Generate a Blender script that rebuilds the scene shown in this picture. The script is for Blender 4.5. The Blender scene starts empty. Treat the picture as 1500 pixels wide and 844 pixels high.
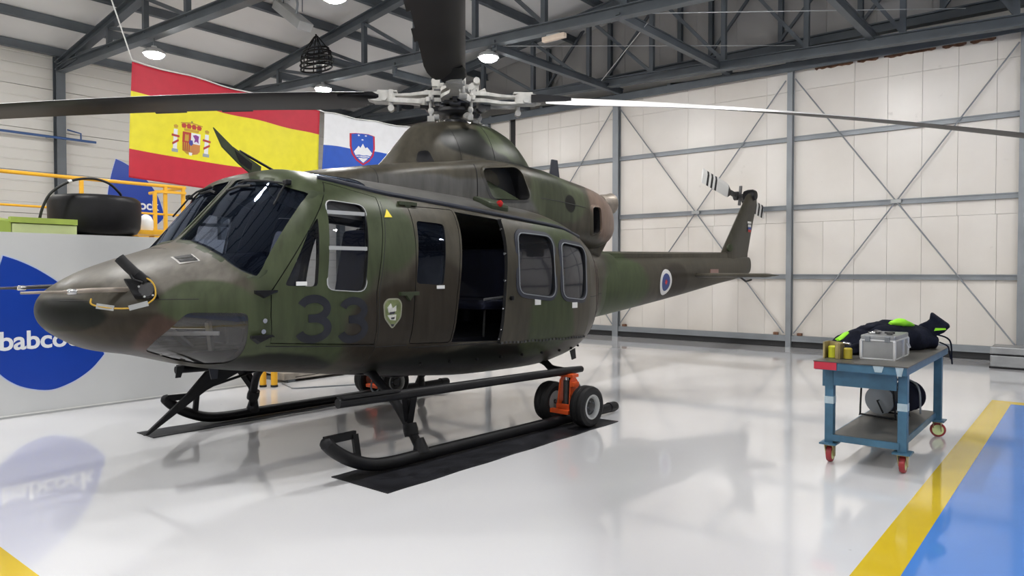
import bpy, bmesh, math, random
import numpy as np
from mathutils import Vector, Matrix
random.seed(7)
S = bpy.context.scene
COL = S.collection

# ---------------------------------------------------------------- camera
F_PX = 1050.0
PITCH = math.atan(23 / 1050.0)
YAW = math.atan(855 * math.cos(PITCH) / 1050.0)
cd = bpy.data.cameras.new('camera')
cd.sensor_width = 36.0
cd.lens = 36.0 * F_PX / 1500.0
cd.clip_end = 200
cam = bpy.data.objects.new('camera', cd)
COL.objects.link(cam)
dirv = Vector((-math.cos(YAW) * math.cos(PITCH), -math.sin(YAW) * math.cos(PITCH), -math.sin(PITCH)))
cam.location = (0, 0, 1.6)
cam.rotation_euler = dirv.to_track_quat('-Z', 'Y').to_euler()
S.camera = cam

# ---------------------------------------------------------------- world, exposure
w = bpy.data.worlds.new('world')
S.world = w
w.use_nodes = True
w.node_tree.nodes['Background'].inputs[0].default_value = (0.86, 0.9, 1.0, 1)
w.node_tree.nodes['Background'].inputs[1].default_value = 0.25
S.view_settings.view_transform = 'Standard'
S.view_settings.look = 'None'
S.view_settings.gamma = 1.0
S.view_settings.use_curve_mapping = False
S.view_settings.exposure = 0.0
LAMP_POWER = 345.0          # emission strength of every high-bay lamp lens

# ---------------------------------------------------------------- helpers
def V(*a):
    return Vector(a[0] if len(a) == 1 else a)

def link(o, parent=None):
    COL.objects.link(o)
    if parent is not None:
        o.parent = parent
    return o

def tag(o, label=None, cat=None, group=None, kind=None):
    if label: o['label'] = label
    if cat: o['category'] = cat
    if group: o['group'] = group
    if kind: o['kind'] = kind
    return o

def empty(name, loc=(0, 0, 0), rz=0.0, label=None, cat=None, group=None, kind=None):
    o = bpy.data.objects.new(name, None)
    o.empty_display_size = 0.2
    link(o)
    o.location = loc
    o.rotation_euler = (0, 0, rz)
    return tag(o, label, cat, group, kind)

class MB:
    """collects shapes; build() links them as ONE mesh object"""
    def __init__(s):
        s.v = []; s.f = []; s.m = []
    def add(s, vs, fs, mi=0):
        n = len(s.v)
        s.v += [tuple(p) for p in vs]
        s.f += [tuple(i + n for i in f) for f in fs]
        s.m += [mi] * len(fs)
        return s
    def box(s, c, d, rot=None, mi=0):
        c = V(c); hx, hy, hz = d[0] / 2, d[1] / 2, d[2] / 2
        vs = []
        for x, y, z in ((-1,-1,-1),(1,-1,-1),(1,1,-1),(-1,1,-1),(-1,-1,1),(1,-1,1),(1,1,1),(-1,1,1)):
            p = V(x * hx, y * hy, z * hz)
            if rot is not None: p = rot @ p
            vs.append(p + c)
        return s.add(vs, [(0,3,2,1),(4,5,6,7),(0,1,5,4),(1,2,6,5),(2,3,7,6),(3,0,4,7)], mi)
    def bb(s, x0, x1, y0, y1, z0, z1, mi=0):
        return s.box(((x0+x1)/2, (y0+y1)/2, (z0+z1)/2), (abs(x1-x0), abs(y1-y0), abs(z1-z0)), None, mi)
    def frame(s, p0, p1, up=(0, 0, 1)):
        a, b = V(p0), V(p1)
        d = (b - a); L = d.length; d = d / L
        u = V(up)
        if abs(d.dot(u)) > 0.98: u = V(1, 0, 0) if abs(d.x) < 0.9 else V(0, 1, 0)
        r = d.cross(u).normalized(); u = r.cross(d).normalized()
        return a, b, d, r, u, L
    def bar(s, p0, p1, w_, h_, up=(0, 0, 1), mi=0, ofs=(0, 0)):
        a, b, d, r, u, L = s.frame(p0, p1, up)
        vs = []
        for q in (a, b):
            for i, j in ((-1,-1),(1,-1),(1,1),(-1,1)):
                vs.append(q + r * (i * w_ / 2 + ofs[0]) + u * (j * h_ / 2 + ofs[1]))
        return s.add(vs, [(0,1,2,3),(7,6,5,4),(0,4,5,1),(1,5,6,2),(2,6,7,3),(3,7,4,0)], mi)
    def ibeam(s, p0, p1, w_, h_, t=0.012, up=(0, 0, 1), mi=0):
        s.bar(p0, p1, w_, t, up, mi, (0, h_ / 2 - t / 2))
        s.bar(p0, p1, w_, t, up, mi, (0, -h_ / 2 + t / 2))
        return s.bar(p0, p1, t, h_ - 2 * t, up, mi)
    def tube(s, pts, r, seg=12, mi=0, cap=True):
        pts = [V(p) for p in pts]
        n = len(pts)
        rs = r if isinstance(r, (list, tuple)) else [r] * n
        t0 = (pts[1] - pts[0]).normalized()
        u = V(0, 0, 1) if abs(t0.z) < 0.9 else V(1, 0, 0)
        vs = []
        for i in range(n):
            if i == 0: t = pts[1] - pts[0]
            elif i == n - 1: t = pts[-1] - pts[-2]
            else: t = (pts[i+1] - pts[i]).normalized() + (pts[i] - pts[i-1]).normalized()
            t = t.normalized()
            x = t.cross(u)
            if x.length < 1e-4: x = t.cross(V(0, 1, 0))
            x = x.normalized(); u = x.cross(t).normalized()
            for k in range(seg):
                a = 2 * math.pi * k / seg
                vs.append(pts[i] + (x * math.cos(a) + u * math.sin(a)) * rs[i])
        fs = []
        for i in range(n - 1):
            for k in range(seg):
                k2 = (k + 1) % seg
                fs.append((i*seg+k, i*seg+k2, (i+1)*seg+k2, (i+1)*seg+k))
        if cap:
            fs.append(tuple(range(seg))[::-1]); fs.append(tuple((n-1)*seg+k for k in range(seg)))
        return s.add(vs, fs, mi)
    def lathe(s, prof, o=(0, 0, 0), axis=(0, 0, 1), seg=24, mi=0, closed=False):
        """prof: (radius, height along axis)"""
        ax = V(axis).normalized(); o = V(o)
        u = V(1, 0, 0) if abs(ax.x) < 0.9 else V(0, 1, 0)
        x = ax.cross(u).normalized(); y = ax.cross(x).normalized()
        vs = []; n = len(prof)
        for r, h in prof:
            for k in range(seg):
                a = 2 * math.pi * k / seg
                vs.append(o + ax * h + (x * math.cos(a) + y * math.sin(a)) * max(r, 1e-4))
        fs = []
        for i in range(n if closed else n - 1):
            j = (i + 1) % n
            for k in range(seg):
                k2 = (k + 1) % seg
                fs.append((i*seg+k, i*seg+k2, j*seg+k2, j*seg+k))
        if not closed:
            fs.append(tuple(range(seg))[::-1]); fs.append(tuple((n-1)*seg+k for k in range(seg)))
        return s.add(vs, fs, mi)
    def prism(s, poly, ext, mi=0):
        n = len(poly); e = V(ext)
        vs = [V(p) for p in poly] + [V(p) + e for p in poly]
        fs = [tuple(range(n))[::-1], tuple(range(n, 2*n))]
        for i in range(n):
            j = (i + 1) % n
            fs.append((i, j, n+j, n+i))
        return s.add(vs, fs, mi)
    def loft(s, rings, cap=True, mi=0, closed=True):
        n = len(rings[0]); vs = [p for r in rings for p in r]; fs = []
        for i in range(len(rings) - 1):
            for k in range(n if closed else n - 1):
                k2 = (k + 1) % n
                fs.append((i*n+k, i*n+k2, (i+1)*n+k2, (i+1)*n+k))
        if cap and closed:
            fs.append(tuple(range(n))[::-1]); fs.append(tuple((len(rings)-1)*n+k for k in range(n)))
        return s.add(vs, fs, mi)
    def mesh(s, name, mats, fix=True):
        me = bpy.data.meshes.new(name)
        me.from_pydata([tuple(p) for p in s.v], [], s.f)
        for mm in (mats if isinstance(mats, (list, tuple)) else [mats]): me.materials.append(mm)
        if any(s.m): me.polygons.foreach_set('material_index', s.m)
        if fix:
            b = bmesh.new(); b.from_mesh(me)
            bmesh.ops.recalc_face_normals(b, faces=b.faces[:]); b.to_mesh(me); b.free()
        me.update()
        return me
    def build(s, name, mats, parent=None, smooth=None, fix=True, bevel=0):
        me = s.mesh(name, mats, fix)
        if smooth is not None:
            me.shade_smooth(); me.set_sharp_from_angle(angle=math.radians(smooth))
        o = link(bpy.data.objects.new(name, me), parent)
        if bevel:
            m = o.modifiers.new('bevel', 'BEVEL'); m.width = bevel; m.segments = 2; m.limit_method = 'ANGLE'; m.angle_limit = math.radians(40)
        return o

def cyl(p0, p1, r, seg=14):
    return MB().tube([p0, p1], r, seg)

def clone(o, parent=None, loc=None, rot=None):
    c = o.copy(); COL.objects.link(c); c.parent = parent
    if loc is not None: c.location = loc
    if rot is not None: c.rotation_euler = rot
    return c

def clone_tree(o, parent=None):
    c = o.copy(); COL.objects.link(c); c.parent = parent
    for ch in list(o.children): clone_tree(ch, c)
    return c

# ---------------------------------------------------------------- materials
def nmat(name):
    m = bpy.data.materials.new(name); m.use_nodes = True
    nt = m.node_tree
    return m, nt, nt.nodes['Principled BSDF']

def N(nt, t, **k):
    n = nt.nodes.new(t)
    for a, b in k.items(): setattr(n, a, b)
    return n

def mat(name, col, rough=0.5, metal=0.0, var=0.12, scale=3.0, bump=0.0, bscale=60.0, coat=0.0, spec=0.5, rvar=0.0, sheen=0.0):
    m, nt, p = nmat(name)
    tc = N(nt, 'ShaderNodeTexCoord')
    nz = N(nt, 'ShaderNodeTexNoise'); nz.inputs['Scale'].default_value = scale; nz.inputs['Detail'].default_value = 5
    nt.links.new(tc.outputs['Object'], nz.inputs['Vector'])
    r = N(nt, 'ShaderNodeValToRGB')
    r.color_ramp.elements[0].position = 0.3; r.color_ramp.elements[1].position = 0.7
    r.color_ramp.elements[0].color = (*[max(0, c * (1 - var)) for c in col], 1)
    r.color_ramp.elements[1].color = (*[min(1, c * (1 + var)) for c in col], 1)
    nt.links.new(nz.outputs['Fac'], r.inputs['Fac'])
    nt.links.new(r.outputs['Color'], p.inputs['Base Color'])
    p.inputs['Roughness'].default_value = rough
    p.inputs['Metallic'].default_value = metal
    p.inputs['Coat Weight'].default_value = coat
    p.inputs['Specular IOR Level'].default_value = spec
    if sheen: p.inputs['Sheen Weight'].default_value = sheen
    if rvar:
        mr = N(nt, 'ShaderNodeMapRange')
        mr.inputs['To Min'].default_value = rough - rvar; mr.inputs['To Max'].default_value = rough + rvar
        nt.links.new(nz.outputs['Fac'], mr.inputs['Value']); nt.links.new(mr.outputs['Result'], p.inputs['Roughness'])
    if bump:
        n2 = N(nt, 'ShaderNodeTexNoise'); n2.inputs['Scale'].default_value = bscale
        nt.links.new(tc.outputs['Object'], n2.inputs['Vector'])
        b = N(nt, 'ShaderNodeBump'); b.inputs['Strength'].default_value = bump; b.inputs['Distance'].default_value = 0.01
        nt.links.new(n2.outputs['Fac'], b.inputs['Height']); nt.links.new(b.outputs['Normal'], p.inputs['Normal'])
    return m

def emit(name, col, st):
    m, nt, p = nmat(name)
    p.inputs['Base Color'].default_value = (*col, 1)
    p.inputs['Emission Color'].default_value = (*col, 1)
    p.inputs['Emission Strength'].default_value = st
    return m

def glass(name, tint, rough=0.02, ior=1.5, gcol=(1, 1, 1), milk=0.0, mcol=(0.3, 0.29, 0.28)):
    m, nt, p = nmat(name)
    nt.nodes.remove(p)
    out = nt.nodes['Material Output']
    tr = N(nt, 'ShaderNodeBsdfTransparent'); tr.inputs[0].default_value = (*tint, 1)
    gl = N(nt, 'ShaderNodeBsdfGlossy'); gl.inputs['Roughness'].default_value = rough; gl.inputs['Color'].default_value = (*gcol, 1)
    fr = N(nt, 'ShaderNodeFresnel'); fr.inputs['IOR'].default_value = ior
    mx = N(nt, 'ShaderNodeMixShader')
    nt.links.new(fr.outputs[0], mx.inputs[0]); nt.links.new(tr.outputs[0], mx.inputs[1]); nt.links.new(gl.outputs[0], mx.inputs[2])
    last = mx
    if milk:
        df = N(nt, 'ShaderNodeBsdfDiffuse'); df.inputs[0].default_value = (*mcol, 1)
        last = N(nt, 'ShaderNodeMixShader'); last.inputs[0].default_value = milk
        nt.links.new(mx.outputs[0], last.inputs[1]); nt.links.new(df.outputs[0], last.inputs[2])
    nt.links.new(last.outputs[0], out.inputs[0])
    return m

M = {}
M['steel'] = mat('galvanised_dark_steel', (0.10, 0.115, 0.13), 0.5, 0.25, 0.15, 2.0)
M['steel_lt'] = mat('grey_blue_steel', (0.26, 0.28, 0.30), 0.45, 0.3, 0.12, 2.0)
M['steel_pale'] = mat('pale_steel', (0.42, 0.43, 0.43), 0.45, 0.2, 0.1, 2.0)
M['black'] = mat('black_paint', (0.008, 0.008, 0.0095), 0.45, 0, 0.3, 6, 0.05, spec=0.22)
M['rubber'] = mat('black_rubber', (0.011, 0.011, 0.012), 0.62, 0, 0.25, 8, 0.1, spec=0.3)
M['mat_rubber'] = mat('rubber_floor_mat', (0.013, 0.0135, 0.017), 0.45, 0, 0.55, 5, 0.15, 90, rvar=0.12, spec=0.3)
M['orange'] = mat('orange_paint', (0.72, 0.09, 0.012), 0.4, 0, 0.12, 5)
M['yellow'] = mat('yellow_paint', (0.80, 0.42, 0.02), 0.4, 0, 0.08, 4)
M['white_paint'] = mat('white_paint', (0.78, 0.78, 0.76), 0.4, 0, 0.05, 3)
M['hubgrey'] = mat('pale_grey_hub_paint', (0.44, 0.43, 0.40), 0.45, 0.1, 0.2, 9)
M['hubdark'] = mat('dark_hub_metal', (0.06, 0.06, 0.062), 0.45, 0.5, 0.3, 9)
M['chrome'] = mat('bare_metal', (0.55, 0.55, 0.56), 0.25, 1.0, 0.1, 4)
M['alu'] = mat('aluminium_sheet', (0.36, 0.37, 0.38), 0.38, 0.8, 0.12, 5, rvar=0.06)
M['alu_lt'] = mat('aluminium_edge', (0.72, 0.73, 0.75), 0.3, 0.8, 0.08, 6)
M['interior'] = mat('dark_cabin_liner', (0.008, 0.009, 0.014), 0.75, 0, 0.3, 4, spec=0.2)
M['seat_blue'] = mat('navy_seat_fabric', (0.004, 0.006, 0.022), 0.75, 0, 0.25, 10, 0.1)
M['seal'] = mat('black_seal', (0.01, 0.01, 0.011), 0.6, 0, 0.2, 8)
M['frame_grey'] = mat('dark_grey_window_rubber', (0.035, 0.038, 0.05), 0.5, 0, 0.15, 6, spec=0.3)
M['glass'] = glass('tinted_cockpit_glass', (0.42, 0.46, 0.56), 0.03, 1.5, (0.62, 0.75, 1.0), 0.02, (0.05, 0.07, 0.14))
M['cabin_glass'] = glass('reflective_cabin_glass', (0.5, 0.54, 0.6), 0.05, 1.75, (0.9, 0.92, 1.0), 0.04, (0.2, 0.2, 0.22))
M['glass_clear'] = glass('clear_window_glass', (0.62, 0.66, 0.72))
M['chin'] = glass('milky_chin_glass', (0.72, 0.71, 0.70), 0.06, 1.6, (1, 1, 1), 0.10, (0.20, 0.19, 0.185))
M['red_lens'] = mat('red_lens', (0.5, 0.01, 0.01), 0.15, 0, 0.05)
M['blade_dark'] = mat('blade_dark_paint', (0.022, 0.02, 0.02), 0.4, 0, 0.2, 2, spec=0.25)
M['blade_glare'] = mat('blade_upper_lamp_glare', (0.62, 0.62, 0.62), 0.3, 0.1, 0.06, 2)  # pale colour paints the lamp reflection on the blades' dark gloss top
M['cart_blue'] = mat('worn_blue_paint', (0.045, 0.13, 0.21), 0.42, 0, 0.22, 6)
M['bluepipe'] = mat('blue_pipe_paint', (0.03, 0.08, 0.22), 0.4, 0, 0.1, 4)
M['logo_blue'] = mat('print_blue', (0.004, 0.045, 0.36), 0.35, 0, 0.03, 2)
M['logo_edge'] = mat('print_pale_blue', (0.5, 0.58, 0.8), 0.4, 0, 0.03, 2)
M['logo_white'] = mat('print_white', (0.82, 0.83, 0.84), 0.35, 0, 0.02, 2)
M['board'] = mat('pale_grey_board', (0.60, 0.61, 0.61), 0.28, 0, 0.04, 1.2)
M['cable'] = mat('black_cable', (0.01, 0.01, 0.01), 0.5)
M['navy'] = mat('navy_cloth', (0.011, 0.0125, 0.022), 0.85, 0, 0.35, 14, 0.25, 70, spec=0.1)
M['hivis'] = mat('hi_vis_green_cloth', (0.30, 0.75, 0.02), 0.7, 0, 0.1, 14)
M['brass'] = mat('yellow_passivated_steel', (0.42, 0.34, 0.16), 0.38, 0.6, 0.2, 12)
M['redwheel'] = mat('red_polyurethane', (0.30, 0.025, 0.03), 0.45, 0, 0.15, 8)
M['redtape'] = mat('red_tape', (0.48, 0.02, 0.045), 0.45, 0, 0.1, 8)
M['tape'] = mat('pale_tape', (0.40, 0.50, 0.55), 0.5, 0, 0.12, 14)
M['limegreen'] = mat('lime_green_panel', (0.42, 0.55, 0.10), 0.4, 0, 0.12, 3)
M['limepale'] = mat('pale_lime_panel', (0.75, 0.85, 0.42), 0.4, 0, 0.08, 3)
M['digit'] = mat('dark_stencil_paint', (0.022, 0.0235, 0.03), 0.5, 0, 0.2, 6, spec=0.16)

# ================================================================ hangar materials
def floor_mat():
    m, nt, p = nmat('white_epoxy_floor')
    tc = N(nt, 'ShaderNodeTexCoord')
    n1 = N(nt, 'ShaderNodeTexNoise'); n1.inputs['Scale'].default_value = 0.35; n1.inputs['Detail'].default_value = 4
    n2 = N(nt, 'ShaderNodeTexNoise'); n2.inputs['Scale'].default_value = 2.2; n2.inputs['Detail'].default_value = 6
    for n in (n1, n2): nt.links.new(tc.outputs['Object'], n.inputs['Vector'])
    r = N(nt, 'ShaderNodeValToRGB')
    r.color_ramp.elements[0].position = 0.35; r.color_ramp.elements[0].color = (0.76, 0.76, 0.785, 1)
    r.color_ramp.elements[1].position = 0.7; r.color_ramp.elements[1].color = (0.83, 0.83, 0.84, 1)
    nt.links.new(n1.outputs['Fac'], r.inputs['Fac'])
    sp = N(nt, 'ShaderNodeTexNoise'); sp.inputs['Scale'].default_value = 9.0; sp.inputs['Detail'].default_value = 2
    nt.links.new(tc.outputs['Object'], sp.inputs['Vector'])
    mr = N(nt, 'ShaderNodeMapRange'); mr.inputs['From Min'].default_value = 0.78; mr.inputs['From Max'].default_value = 0.84
    nt.links.new(sp.outputs['Fac'], mr.inputs['Value'])
    mx = N(nt, 'ShaderNodeMixRGB'); mx.inputs['Color2'].default_value = (0.3, 0.29, 0.27, 1)
    nt.links.new(mr.outputs['Result'], mx.inputs['Fac']); nt.links.new(r.outputs['Color'], mx.inputs['Color1'])
    nt.links.new(mx.outputs['Color'], p.inputs['Base Color'])
    m2 = N(nt, 'ShaderNodeMapRange'); m2.inputs['To Min'].default_value = 0.06; m2.inputs['To Max'].default_value = 0.12
    nt.links.new(n2.outputs['Fac'], m2.inputs['Value']); nt.links.new(m2.outputs['Result'], p.inputs['Roughness'])
    p.inputs['IOR'].default_value = 1.6
    p.inputs['Coat Weight'].default_value = 0.55; p.inputs['Coat Roughness'].default_value = 0.035; p.inputs['Coat IOR'].default_value = 1.6
    n3 = N(nt, 'ShaderNodeTexNoise'); n3.inputs['Scale'].default_value = 0.9
    nt.links.new(tc.outputs['Object'], n3.inputs['Vector'])
    b = N(nt, 'ShaderNodeBump'); b.inputs['Strength'].default_value = 0.015; b.inputs['Distance'].default_value = 0.02
    nt.links.new(n3.outputs['Fac'], b.inputs['Height']); nt.links.new(b.outputs['Normal'], p.inputs['Normal'])
    return m

def panel_mat(name, c0, c1, rough=0.35):
    m, nt, p = nmat(name)
    tc = N(nt, 'ShaderNodeTexCoord')
    oi = N(nt, 'ShaderNodeObjectInfo')
    n1 = N(nt, 'ShaderNodeTexNoise'); n1.inputs['Scale'].default_value = 0.8; n1.inputs['Detail'].default_value = 6
    nt.links.new(tc.outputs['Object'], n1.inputs['Vector'])
    ad = N(nt, 'ShaderNodeMath', operation='MULTIPLY_ADD'); ad.inputs[1].default_value = 0.16
    nt.links.new(oi.outputs['Random'], ad.inputs[0]); nt.links.new(n1.outputs['Fac'], ad.inputs[2])
    r = N(nt, 'ShaderNodeValToRGB')
    r.color_ramp.elements[0].position = 0.35; r.color_ramp.elements[0].color = (*c0, 1)
    r.color_ramp.elements[1].position = 0.85; r.color_ramp.elements[1].color = (*c1, 1)
    nt.links.new(ad.outputs[0], r.inputs['Fac'])
    # scuffs
    sp = N(nt, 'ShaderNodeTexNoise'); sp.inputs['Scale'].default_value = 5.0; sp.inputs['Detail'].default_value = 3
    nt.links.new(tc.outputs['Object'], sp.inputs['Vector'])
    mr = N(nt, 'ShaderNodeMapRange'); mr.inputs['From Min'].default_value = 0.72; mr.inputs['From Max'].default_value = 0.9
    mr.inputs['To Max'].default_value = 0.5
    nt.links.new(sp.outputs['Fac'], mr.inputs['Value'])
    mx = N(nt, 'ShaderNodeMixRGB'); mx.inputs['Color2'].default_value = (0.35, 0.32, 0.27, 1)
    nt.links.new(mr.outputs['Result'], mx.inputs['Fac']); nt.links.new(r.outputs['Color'], mx.inputs['Color1'])
    nt.links.new(mx.outputs['Color'], p.inputs['Base Color'])
    p.inputs['Roughness'].default_value = rough
    return m

M['floor'] = floor_mat()
M['floor_yellow'] = mat('yellow_floor_paint', (0.70, 0.50, 0.015), 0.07, 0, 0.05, 1.5)
M['floor_blue'] = mat('blue_floor_paint', (0.075, 0.235, 0.66), 0.07, 0, 0.06, 1.0)
M['wpanel'] = panel_mat('cream_sandwich_panel', (0.70, 0.655, 0.60), (0.80, 0.765, 0.72), 0.3)
M['wpanel2'] = panel_mat('white_wall_cladding', (0.54, 0.53, 0.50), (0.60, 0.59, 0.56), 0.4)
M['gable'] = panel_mat('grey_gable_sheet', (0.30, 0.29, 0.28), (0.36, 0.35, 0.34), 0.6)
M['roof'] = panel_mat('pale_roof_sheet', (0.60, 0.595, 0.585), (0.66, 0.655, 0.645), 0.6)
M['rust'] = mat('rusty_foam_sealant', (0.17, 0.085, 0.05), 0.9, 0, 0.5, 14, 0.4, 30)
M['dark'] = mat('dark_soffit', (0.025, 0.026, 0.028), 0.7, 0, 0.2, 2)

XB = -15.68      # inside face of the back wall
YL = -19.6       # inside face of the left wall
EAVE, SLOPE = 6.9, 0.135
RIDGE_Y = 0.4
def roof_z(y):
    return EAVE + SLOPE * ((y - YL) if y <= RIDGE_Y else (2 * RIDGE_Y - y - YL))
X0, X1, Y1 = -16.7, 10.0, 11.0

# ---------------------------------------------------------------- floor
fl = MB().bb(X0, X1, YL - 0.2, Y1 + 0.2, -0.2, 0.0).build('floor', M['floor'])
tag(fl, 'glossy white epoxy hangar floor', kind='structure')
def paint(name, x0, x1, y0, y1, m, z=0.0012):
    return MB().bb(x0, x1, y0, y1, 0.0002, z).build(name, m, fl)
paint('painted_stripe', -10.74, 7.0, -0.985, -0.775, M['floor_yellow'])
paint('painted_stripe', -10.74, -10.52, -0.775, 6.0, M['floor_yellow'])
paint('painted_area', -10.52, 7.0, -0.775, 6.0, M['floor_blue'])
paint('painted_stripe', -1.33, -1.10, -12.0, -1.6, M['floor_yellow'])

# ---------------------------------------------------------------- back wall (big sliding doors)
wb = MB().bb(XB - 0.12, XB - 0.06, YL, Y1, 0.0, 6.05).build('wall_back', M['seal'])
tag(wb, 'cream panelled back wall of tall hangar doors', kind='structure')
def panel_piece(y0, y1, z0, z1):
    g = 0.0025
    MB().bb(XB - 0.06, XB, y0 + g, y1 - g, z0 + g, z1 - g).build('panel', M['wpanel'], wb)
ys = [-8.63 + 0.602 * k for k in range(-7, 16)]
for k in range(len(ys) - 1):
    a, b = ys[k], ys[k + 1]
    panel_piece(a, b, 0.05, 2.66)
ysu = [-12.64, -12.04, -11.5, -11.1, -10.47, -9.9, -9.25, -8.63, -7.45, -6.79, -5.6, -5.0, -3.83, -3.22, -2.62, -2.03, -1.43, -0.8, -0.2, 0.4]
for a, b in zip(ysu, ysu[1:]):
    panel_piece(a, b, 2.66, 5.45)
    panel_piece(a, b, 5.45, 5.95)
panel_piece(YL, -12.86, 0.05, 5.95); panel_piece(YL, -12.64, 5.95, 6.0)
panel_piece(0.4, Y1, 0.05, 5.95)
COLY = [-17.8, -13.6, -9.33, -5.07, -1.0, 3.3, 7.5]
for y in COLY:
    c = MB()
    wd = 0.16 if y in (-9.33, -1.0) else 0.11
    c.ibeam((XB + 0.075, y, 0.0), (XB + 0.075, y, 5.9), wd, 0.13, 0.02, up=(1, 0, 0))
    if wd > 0.12: c.bar((XB + 0.10, y - 0.035, 0), (XB + 0.10, y - 0.035, 5.9), 0.03, 0.05, up=(1, 0, 0))
    c.build('column', M['steel_lt'], wb)
for z in (1.51, 2.98, 4.43):
    for a, b in zip(COLY, COLY[1:]):
        g = MB().bb(XB + 0.002, XB + 0.05, a + 0.07, b - 0.07, z - 0.05, z + 0.05)
        g.bb(XB + 0.05, XB + 0.075, a + 0.07, b - 0.07, z + 0.03, z + 0.05)
        g.bb(XB + 0.05, XB + 0.075, a + 0.07, b - 0.07, z - 0.05, z - 0.03)
        g.build('girt', M['steel_lt'], wb)
for a, b in zip(COLY, COLY[1:]):
    for p, q in (((XB + 0.09, a + 0.1, 0.3), (XB + 0.09, b - 0.1, 5.68)), ((XB + 0.11, a + 0.1, 5.68), (XB + 0.11, b - 0.1, 0.3))):
        MB().tube([p, q], 0.014, 8).build('brace_rod', M['steel_lt'], wb, 40)
    MB().bb(XB + 0.08, XB + 0.125, (a+b)/2 - 0.09, (a+b)/2 + 0.09, 2.95, 3.02).build('brace_plate', M['steel_pale'], wb)
    s = MB().bb(XB + 0.002, XB + 0.1, a + 0.06, b - 0.06, 0.14, 0.25)
    s.bb(XB + 0.1, XB + 0.13, a + 0.06, b - 0.06, 0.13, 0.16)
    s.build('bottom_beam', M['steel_lt'], wb)
    MB().bb(XB + 0.002, XB + 0.07, a + 0.06, b - 0.06, 0.01, 0.14).build('bottom_shadow_strip', M['dark'], wb)  # dark strip, the shadow gap under the beam put into its colour
# header, soffit and gable
h = MB().bb(XB, XB + 0.2, YL, Y1, 5.93, 6.0).bb(XB + 0.17, XB + 0.2, YL, Y1, 5.83, 5.93)
h.build('header_channel', M['steel'], wb)
MB().bb(XB, XB + 0.17, YL, Y1, 5.90, 5.93).build('header_track', M['dark'], wb)
MB().bb(XB - 0.8, XB, YL, Y1, 6.03, 6.07).build('soffit', M['dark'], wb)
MB().bb(XB - 0.8, XB - 0.75, YL, Y1, 6.07, 6.55).build('lintel_board', M['wpanel2'], wb)
MB().bb(XB - 0.74, XB - 0.54, YL, Y1, 6.52, 6.55).bb(XB - 0.74, XB - 0.54, YL, Y1, 6.70, 6.73).bb(XB - 0.66, XB - 0.62, YL, Y1, 6.55, 6.70).build('upper_beam', M['steel'], wb)
for y0 in np.arange(YL, Y1 - 0.1, 1.0):
    y1 = min(y0 + 1.0, Y1)
    pts = [(XB - 0.98, y0 + 0.003, 6.5), (XB - 0.98, y1 - 0.003, 6.5), (XB - 0.98, y1 - 0.003, roof_z(y1)), (XB - 0.98, y0 + 0.003, roof_z(y0))]
    if y0 < RIDGE_Y < y1: pts[2:2] = [(XB - 0.98, y1 - 0.003, roof_z(y1)), (XB - 0.98, RIDGE_Y, roof_z(RIDGE_Y))]; pts.pop(4)
    MB().prism(pts, (0.2, 0, 0)).build('gable_sheet', M['gable'], wb)
for y in (-12.0, -10.0, -8.0, -7.2, -5.55, -3.9, -2.4, -0.9, 0.6, 2.2):
    MB().ibeam((XB - 0.7, y, 6.73), (XB - 0.7, y, roof_z(y) - 0.05), 0.1, 0.12, 0.016, up=(1, 0, 0)).build('gable_post', M['steel'], wb)
for a, b in ((-7.2, -5.9), (-5.55, -4.2), (-3.9, -2.6), (-2.4, -1.2), (-10.0, -8.6), (-12.0, -10.6)):
    MB().bar((XB - 0.6, a, 6.75), (XB - 0.6, b, 8.3), 0.06, 0.06).build('gable_brace', M['steel'], wb)
for y in (-13.4, -11.6, -10.4, -7.85, -6.5, -5.1, -3.6, -2.1, -0.6):
    MB().bar((XB - 0.62, y, 6.2), (XB + 0.19, y, 6.0), 0.09, 0.09).build('header_bracket', M['steel'], wb)
rg = random.Random(3)
yy = -4.6
while yy < -1.6:                                       # squeezed-out sealing foam along the door head
    l = rg.uniform(0.15, 0.5)
    n = 7
    up = [(XB + 0.002, yy + l * k / n, 5.86) for k in range(n + 1)]
    lo = [(XB + 0.002, yy + l * k / n, 5.835 - rg.uniform(0.0, 0.035) * (1 if 0 < k < n else 0.2)) for k in range(n, -1, -1)]
    MB().prism(up + lo, (0.02, 0, 0)).build('sealing_foam', M['rust'], wb)
    yy += l + rg.uniform(-0.03, 0.12)
for y in (-5.35, -4.85, -9.1):
    MB().bb(XB + 0.02, XB + 0.1, y - 0.05, y + 0.05, 0.25, 0.31).build('brace_anchor', M['rust'], wb, bevel=0.01)

# ---------------------------------------------------------------- left wall
wl = MB().bb(X0, X1, YL - 0.2, YL - 0.1, 0, EAVE + 0.3).build('wall_left', M['seal'])
tag(wl, 'white horizontally ribbed cladding of the left wall', kind='structure')
TX = [-14.9, -10.75, -6.6, -2.45, 1.7, 5.85]
rowz = [0.0, 1.0, 2.0, 3.0, 4.0, 5.0, 6.0, 7.0]
xs_ = [X0] + TX + [X1]
for a, b in zip(xs_, xs_[1:]):
    for z0, z1 in zip(rowz, rowz[1:]):
        prof = [(YL - 0.1, z0 + 0.002), (YL, z0 + 0.006)]
        for k in range(1, 4):
            zz = z0 + k * 0.25
            prof += [(YL, zz - 0.02), (YL - 0.012, zz - 0.008), (YL - 0.012, zz + 0.008), (YL, zz + 0.02)]
        prof += [(YL, z1 - 0.006), (YL - 0.1, z1 - 0.002)]
        MB().prism([(a + 0.002, y, z) for y, z in prof], (b - a - 0.004, 0, 0)).build('panel', M['wpanel2'], wl)
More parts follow.
